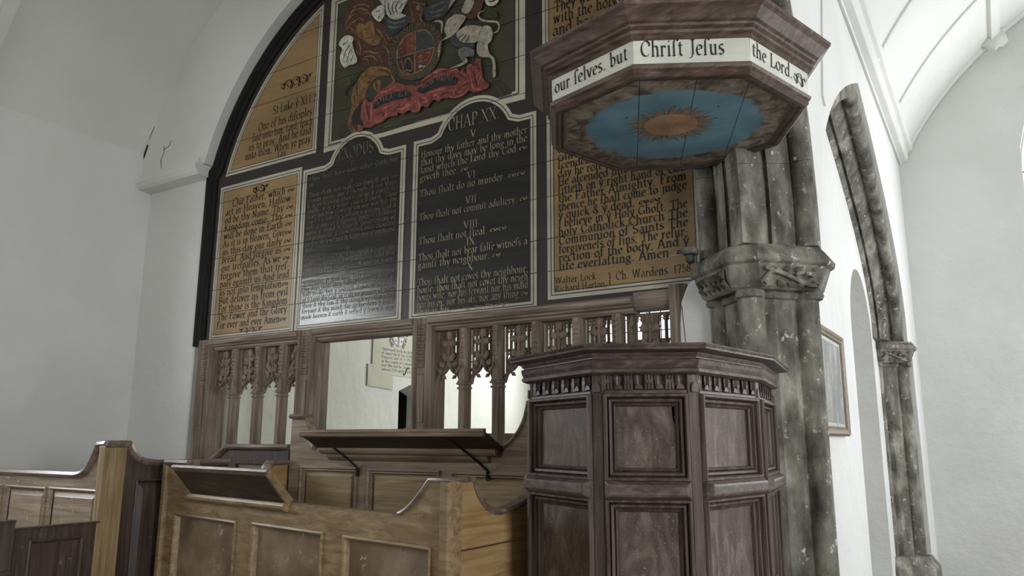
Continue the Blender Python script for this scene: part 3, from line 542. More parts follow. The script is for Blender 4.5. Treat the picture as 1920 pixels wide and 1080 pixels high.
def capital(root, cx, cy, zb):
    L_ = lambda R, hw, z: [(x, y, z) for x, y in octo(cx, cy, R, hw)]
    pp = pier_plan(cx, cy, 1.07); p0 = pier_plan(cx, cy, 1.0)
    MB().rings([[(x, y, z) for x, y in l] for l, z in ((p0, zb-.035), (pp, zb-.028), (pier_plan(cx, cy, 1.1), zb-.01), (pp, zb+.008), (p0, zb+.012))], True, True).build('necking', 'stone', root, smooth=True)
    MB().rings([L_(.29, .07, zb+.005), L_(.31, .075, zb+.02), L_(.345, .08, zb+.12), L_(.35, .08, zb+.135)], True, True).build('bell', 'stone', root)
    MB().rings([L_(.345, .08, zb+.13), L_(.372, .085, zb+.145), L_(.378, .085, zb+.17), L_(.345, .08, zb+.215), L_(.32, .075, zb+.24)], True, True).build('abacus', 'stone', root, bevel=.006)
    # carving: the two diagonal faces that show (herringbone leaves, trailing vine)
    o8 = octo(cx, cy, 1, .23)
    def face(sx):
        a = Vector((cx+sx*.08, cy-.335, 0)); b = Vector((cx+sx*.335, cy-.08, 0)); a, b = (a, b) if sx > 0 else (b, a)
        fr = F((a.x, a.y, zb), (b-a)); return fr, (b-a).length
    fr, ln = face(-1); hb = MB()
    for i in range(6):
        x = .03+i*(ln-.05)/6
        for up in (0, 1):
            b0 = .068; q = [(x, b0), (x+.035, b0+(.05 if up else -.045)), (x+.05, b0+(.05 if up else -.045)), (x+.03, b0)]
            t = lambda p: fr(p[0], p[1], -.014+(p[1]-.02)*.3)
            vs_ = [t(p) for p in q]; nrm = fr.n*.032; cc = sum(vs_, Vector())/4+nrm
            hb.add(vs_+[cc], [(0, 1, 4), (1, 2, 4), (2, 3, 4), (3, 0, 4)])
    hb.build('leaf_carving', 'stone', root)
    fr, ln = face(1); vn = MB()
    T = lambda p, h=.012: fr(p[0], p[1], -.014+(p[1]-.02)*.3+h)
    vn.tube([T(p) for p in smooth_path([(.02, .105), (.1, .085), (.18, .06), (.27, .03), (ln-.04, .028)], 4)], .011, 6)
    vn.tube([T(p) for p in smooth_path([(.0, .03), (.03, .06), (.06, .09), (.1, .095)], 4)], .01, 6)
    vn.tube([T(p) for p in smooth_path([(.24, .09), (.2, .075), (.22, .045), (.27, .045), (.29, .075), (.25, .085)], 4)], .01, 6)
    for (x, z, an, l) in ((.05, .03, 200, .06), (.1, .05, -40, .06), (.13, .1, 30, .07), (.19, .1, 20, .07), (.16, .035, -20, .06), (.25, .065, 60, .035), (.21, .025, 0, .05), (.08, .075, 100, .05), (.3, .1, 40, .05), (.31, .05, -60, .05)):
        ca_, sa_ = cos(radians(an)), sin(radians(an)); w_ = l*.34
        pts = [(0, 0), (l*.35, w_), (l*.75, w_*.8), (l, 0), (l*.75, -w_*.8), (l*.35, -w_)]
        vs_ = [T((min(ln-.01, max(.01, x+px_*ca_-py_*sa_)), min(.118, max(.015, z+px_*sa_+py_*ca_))), .003) for px_, py_ in pts] + [T((x+l*.5*ca_, z+l*.5*sa_), .034)]
        vn.add(vs_, [(i, (i+1) % 6, 6) for i in range(6)])
    vn.build('vine_carving', 'stone', root)
PC = (-1.04, 4.25)
pier = thing('arcade_pier', 'clustered grey stone pier with a carved leaf capital behind the pulpit', 'pier')
for z0, z1 in ((.25, .72), (.72, 1.52), (1.52, 2.02), (2.02, 2.335)): drum(pier, *PC, z0, z1)
capital(pier, *PC, 2.365)
MB().rings([[(x, y, z) for x, y in octo(*PC, R, h)] for R, h, z in ((.4, .12, 0), (.4, .12, .16), (.36, .11, .2), (.33, .1, .25))], True, True).build('base', 'stone', pier, bevel=.01)
brk = MB(); brk.box(-1.41, -1.33, 4.02, 4.1, 2.62, 2.66); brk.box(-1.4, -1.36, 4.06, 4.12, 2.58, 2.63)
brk.build('broken_corbel', 'stone', pier, bevel=.01)
RC = (-1.04, 8.98)
resp = thing('arcade_respond', 'slender grey stone half pier against the far aisle wall', 'pier')
for z0, z1 in ((.5, 1.05), (1.05, 1.72), (1.72, 2.36)): drum(resp, *RC, z0, z1)
capital(resp, *RC, 2.395)
MB().rings([[(x, y, z) for x, y in octo(*RC, R, h)] for R, h, z in ((.4, .12, 0), (.4, .12, .4), (.36, .11, .45), (.33, .1, .5))], True, True).build('base', 'stone', resp, bevel=.01)
half = [(-.7125, -.01), (-.7125, .012)] + [(-.763+.052*cos(radians(a)), .055+.052*sin(radians(a))) for a in (-10, 20, 50, 80, 110, 140)] + [(-.818, .062), (-.824, .075), (-.912, .2), (-.914, .18), (-.934, .18), (-.937, .225), (-.965, .255), (-1.03, .335)]
prof = half + [(-2.06-x, d) for x, d in half[::-1][1:]]
def stone_arch(label, curves, counts, inset=0.0):
    root = thing('stone_arch', label, 'arch')
    for cv, cnt in zip(curves, counts):
        # inward normal points to the opening
        n = len(cv); cen = Vector((sum(p[0] for p in cv)/n, 2.6))
        nr = []
        for i in range(n):
            t = Vector(cv[min(i+1, n-1)])-Vector(cv[max(i-1, 0)]); t.normalize(); q = Vector((-t.y, t.x))
            op = Vector((curves[0][-1][0], 2.6))-Vector(cv[i]); nr.append(q if q.dot(op) > 0 else -q)
        nr[-1] = Vector((0, -1))
        sm = []
        for i in range(n-1):
            for j in range(3):
                t = j/3; sm.append((Vector(cv[i]).lerp(Vector(cv[i+1]), t), nr[i].lerp(nr[i+1], t).normalized()))
        sm.append((Vector(cv[-1]), nr[-1]))
        for k in range(cnt):
            i0, i1 = k*(len(sm)-1)//cnt, (k+1)*(len(sm)-1)//cnt; lps = []
            for i in range(i0, i1+1):
                p, q = sm[i]; lps.append([(x-inset, p.x+q.x*d, p.y+q.y*d) for x, d in prof])
            # a thin joint at each end
            e0 = [tuple(Vector(a).lerp(Vector(b), .02)) for a, b in zip(lps[0], lps[1])]; e1 = [tuple(Vector(a).lerp(Vector(b), .02)) for a, b in zip(lps[-1], lps[-2])]
            lps[0] = e0; lps[-1] = e1
            MB().rings(lps, True, True).build('voussoir', 'stone', root, smooth=True)
    return root
stone_arch('moulded grey stone arch springing from the pier over the pulpit', [W_E, W_W], [6, 6])
stone_arch('tall pointed stone arch with plaster infill beyond the pier', [E_E, E_W], [5, 5], .03)
# ================================================================== PAINTED TYMPANUM
TF = XZ(4.3)
SEAMS = [2.69, 2.91, 3.2, 3.45, 3.72, 3.99, 4.28, 4.57, 4.85, 5.13, 5.42]
board = thing('tympanum_board', 'large dark arched board of painted texts and arms above the screen', 'painted board')
def seam_build(mb, name, m, parent, gap=.0022):
    o = mb.build(name, m, parent); bm = bmesh.new(); bm.from_mesh(o.data)
    for s in SEAMS:
        for z in (s-gap, s+gap):
            bmesh.ops.bisect_plane(bm, geom=bm.verts[:]+bm.edges[:]+bm.faces[:], plane_co=(0, 0, z), plane_no=(0, 0, 1))
        kill = [f for f in bm.faces if abs(f.calc_center_median().z-s) < gap]
        bmesh.ops.delete(bm, geom=kill, context='FACES')
    bm.to_mesh(o.data); bm.free(); return o
# planks
def edge_l(z, r=2.33): return -5.94 if z < 4.02 else AC[0]-arch_x(z, r)
def edge_r(z, r=2.33): return -1.36 if z < 4.02 else AC[0]+arch_x(z, r)
zs = [2.445]+SEAMS+[5.69]
for z0, z1 in zip(zs[:-1], zs[1:]):
    g = .0015; ss = [z0+g+(z1-z0-2*g)*i/6 for i in range(7)]
    MB().prism(TF, [(edge_l(z), z) for z in ss]+[(edge_r(z), z) for z in ss[::-1]], 0, -.035).build('plank', 'board', board)
# black moulded frame
fp = [(-5.965, 2.42), (-5.965, 4.0)]+arc(AC[0], AC[1], 2.3, 180-math.degrees(math.asin((4.06-AC[1])/2.3)), math.degrees(math.asin((4.06-AC[1])/2.3)), 40)
MB().sweep(TF, fp, [(.085, -.03), (.085, .012), (.06, .03), (.02, .034), (0, .02), (-.03, .018), (-.05, .03), (-.075, .012), (-.08, -.03)]).build('black_moulding', 'black', board, smooth=True)
def panel(outline, field, bands, bmats):
    pn = seam_build(MB().flat(TF, outline, .001), 'text_panel', field, board)
    cur = 0
    for k, (wd, mm) in enumerate(zip(bands, bmats)):
        a = offset(outline, cur) if cur else outline; b = offset(outline, cur+wd); cur += wd
        seam_build(MB().ring(TF, a, b, .0018), 'border_line', mm, pn)
    return pn
def rect(x0, x1, z0, z1): return [(x0, z0), (x1, z0), (x1, z1), (x0, z1)]
def arched(x0, x1, z0, z1, cx, cz, r):
    h = sqrt(r*r-(z1-cz)**2); a = math.degrees(math.asin((z1-cz)/r))
    return [(x0, z0), (x1, z0), (x1, z1), (cx+h+.05, z1)] + arc(cx, cz, r, a+4, 176-a, 18) + [(cx-h-.05, z1), (x0, z1)]
B4 = [.024, .007, .016, .006]; BM = ['linen', 'ink', 'linen', 'ink']
# heraldic panel first so that the arched heads lie over it
arms = panel(rect(-4.54, -2.585, 3.945, 5.36), 'olive', [.05, .01, .02, .008], BM)
p_father = panel(rect(-5.84, -4.785, 2.455, 3.87), 'ochre', B4, BM)
p_exodus = panel(arched(-4.765, -3.65, 2.455, 3.83, -4.17, 3.74, .31), 'blackboard', B4, BM)
p_chap = panel(arched(-3.575, -2.495, 2.455, 3.835, -3.02, 3.71, .36), 'blackboard', B4, BM)
p_creed = panel(rect(-2.415, -1.362, 2.5, 4.0), 'ochre', B4, BM)
def luke(sgn):
    cx = AC[0]; r = 2.17; x1 = cx-sgn*.93; a_in = math.degrees(math.acos(.93/r)); a_lo = math.degrees(math.asin((3.965-AC[1])/r))
    pts = arc(cx, AC[1], r, 180-a_lo, 180-a_in, 18) if sgn > 0 else arc(cx, AC[1], r, a_lo, a_in, 18)
    return pts+[(x1, 3.965)]
p_luke = panel(luke(1), 'ochre', B4, BM)
# the panel in the opposite spandrel starts higher and further in
def acts():
    r = 2.17; x0 = -2.445; zb = 4.03
    a0 = math.degrees(math.asin((zb-AC[1])/r)); a1 = math.degrees(math.acos((x0-AC[0])/r))
    return arc(AC[0], AC[1], r, a0, a1, 18)+[(x0, zb)]
p_acts = panel(acts(), 'ochre', B4, BM)
for a in (p_exodus, p_chap):   # lift the arched tablets over the arms border
    for q in [a]+list(a.children):
        for v in q.data.vertices: v.co.y -= .0016
def lettering(parent, m, fn):
    mb = MB(); fn(mb); o = mb.build('lettering', m, parent); o['kind'] = 'stuff'; return o
def lines(mb, rows, x0, x1, z0, dz, h, just=True, d=.0045, w=.26, ends=''):
    for i, t in enumerate(rows):
        if not t: continue
        z = z0-i*dz; c = t.startswith('^'); t = t.lstrip('^')
        full = (x1-x0)
        if c: write(mb, TF, t, (x0+x1)/2, z, h*1.05, None, d, w, align='c')
        elif t.endswith('|'): write(mb, TF, t[:-1], x0, z, h, min(full, text_width(t[:-1])*h), d, w)
        else: write(mb, TF, t, x0, z, h, full, d, w)
def t_father(mb):
    rows = ['art in Heaven, Hallow-', 'ed be thy Name. Thy ~', 'Kingdom come. Thy ~', 'will be done in Earth ~', 'As it is in Heaven. Give~', 'us this day our daily ~', 'bread. And forgive us ~', 'our treſpaſſes. As we ~', 'forgive them that treſ-', 'paſs againſt us And lead', 'us not into temptation~', 'But deliver us from evil', 'For thine is the Kingdom', 'The Power and the Glory', 'For ever and ever Amen~']
    x = write(mb, TF, 'O', -5.66, 3.655, .056, None, .0025, .2); write(mb, TF, 'ur Father, which ~', x, 3.665, .041, -4.86-x, .0025, .26)
    lines(mb, rows, -5.745, -4.865, 3.588, .0737, .041, d=.0025)
    flourish(mb, TF, -5.3, 3.765, .2, .075, .0025, 2, .2); flourish(mb, TF, -5.3, 2.52, .3, .05, .0025, 4)
lettering(p_father, 'ink', t_father)
def t_luke(mb):
    flourish(mb, TF, -4.93, 4.68, .38, .1, .0025, 4, .12)
    write(mb, TF, 'St Luke ÿ XI:1:2.', -5.2, 4.44, .05, .56, .0025, .24)
    write(mb, TF, 'One of his diſciples', -5.38, 4.32, .05, .68, .0025, .24); write(mb, TF, 'ſaid unto him, Lord, teach', -5.45, 4.235, .046, .76, .0025, .24)
    write(mb, TF, 'us to pray. And he ſaid', -5.49, 4.155, .046, .79, .0025, .24); write(mb, TF, 'unto them, When ye pray', -5.53, 4.075, .046, .83, .0025, .24); write(mb, TF, 'ſay.', -5.1, 4.015, .04, None, .0025)
lettering(p_luke, 'ink', t_luke)
def t_exodus(mb):
    write(mb, TF, '.EXODUS.', -4.17, 3.84, .064, .44, .0045, .16, align='c'); 
    rows = ['^I', 'Thou ſhalt have none other Gods but', 'me. |', '^II', 'Thou ſhalt not make to thyſelf any ~', 'graven image, nor ÿ likeneſs of any thing', 'ÿ is in heaven above, or in ÿ earth be', 'neath, or in ÿ water under ÿ earth. Thou', 'ſhalt not bow down to ÿm nor worſhip ÿm', 'For I ÿ Lord thy God am a jealous God &', 'viſit ÿ ſins of ÿ fathers upon ÿ children', 'unto ÿ third & fourth generation of', 'ÿm ÿt hate me & ſhew mercy unto thouſand', 'in ÿm ÿt love me & keep my Command', 'ments. |', '^III', 'Thou ſhalt not take ÿ Name of ÿ Lord thy', 'God in vain, for ÿ Lord will not hold him', 'guiltleſs ÿt taketh his Name in vain.', '^IV', 'Remember ÿt thou keep holy ÿ Sabbath day', 'Six days ſhalt thou labour & do all ÿt thou', 'haſt to do, but ÿ ſeventh day is ÿ Sabbath', 'of ÿ Lord thy God: in it do no manner of work', 'thou & thy ſon & thy daughter, thy man', 'ſervant & thy maid, for in ſix days ÿ Lord', 'made heaven & earth & reſted ÿ ſeventh day']
    lines(mb, rows, -4.69, -3.725, 3.765, .0465, .0235, w=.2)
lettering(p_exodus, 'letter_pale', t_exodus)
def t_chap(mb):
    write(mb, TF, 'CHAP.XX.', -3.02, 3.85, .066, .46, .0045, .16, align='c'); write(mb, TF, 'V', -3.02, 3.76, .036, None, .0045, align='c')
    lines(mb, ['Honour thy father and thy mother', 'that thy days may be long in the', 'land which the Lord thy God ~|', 'giveth thee. ~|', '^VI', 'Thou ſhalt do no murder. ~~|', '', '^VII', 'Thou ſhalt not commit adultery. ~', '', '^VIII', 'Thou ſhalt not ſteal. ~~|', '^IX', 'Thou ſhalt not bear falſe witneſs a', 'gainſt thy neighbour. ~|', '^X'], -3.5, -2.565, 3.69, .0612, .0345, w=.22)
    lines(mb, ['Thou ſhalt not covet thy neighbour,', 'houſe, thou ſhalt not covet thy neigh', 'bours wife, nor his ſervant nor his maid', 'nor his ox, nor his aſs, nor any thing ~', 'that is his.|'], -3.5, -2.56, 2.705, .0545, .0345, w=.22)
    flourish(mb, TF, -2.9, 2.5, .38, .036, .0045, 4)
lettering(p_chap, 'letter_clear', t_chap)
def t_creed(mb):
    rows = ['I believe in God the Father', 'Almighty Maker of Heaven', 'and Earth. And in Jeſus Chriſt', 'his only Son our Lord who was', 'conceived by ÿ Holy Ghoſt born', 'of ÿ Virgin Mary, Suffer', 'ed under Pontius Pilate was cru', 'cified, dead and buried. He de', 'ſcended into hell. The third', 'day he roſe again from ÿ dead', 'He aſcended into heaven And', 'ſitteth on ÿ right hand of God', 'the Father Almighty; From', 'thence he ſhall come to judge', 'ÿ quick & ÿ dead. ~~|', 'I believe in ÿ Holy Ghoſt. The', 'holy Catholick Church The', 'Communion of Saints The', 'forgiveneſs of ſins; The reſur-', 'rection of the body; And ÿ', 'life everlaſting. Amen: ~']
    lines(mb, rows, -2.33, -1.45, 3.84, .0577, .0365, d=.0025, w=.28)
    write(mb, TF, 'Walter Lock .', -2.36, 2.6, .028, .33, .0025); write(mb, TF, 'Richard Harton,', -2.36, 2.545, .028, .37, .0025)
    write(mb, TF, '}', -1.98, 2.575, .034, None, .0025); write(mb, TF, 'Ch. Wardens: 1758.', -1.93, 2.58, .034, .5, .0025)
lettering(p_creed, 'ink', t_creed)
lettering(p_acts, 'ink', lambda mb: [write(mb, TF, t, x, z, .053, wd, .0025, .26) for t, x, z, wd in (('And in the', -2.3, 4.64, .45), ('They were all filled', -2.345, 4.535, .66), ('with the holy Ghoſt', -2.355, 4.445, .72), ('and began to ſpeak', -2.36, 4.355, .8), ('with other tongues', -2.36, 4.27, .85), ('Acts ÿ ſecond', -2.1, 4.17, .45))])
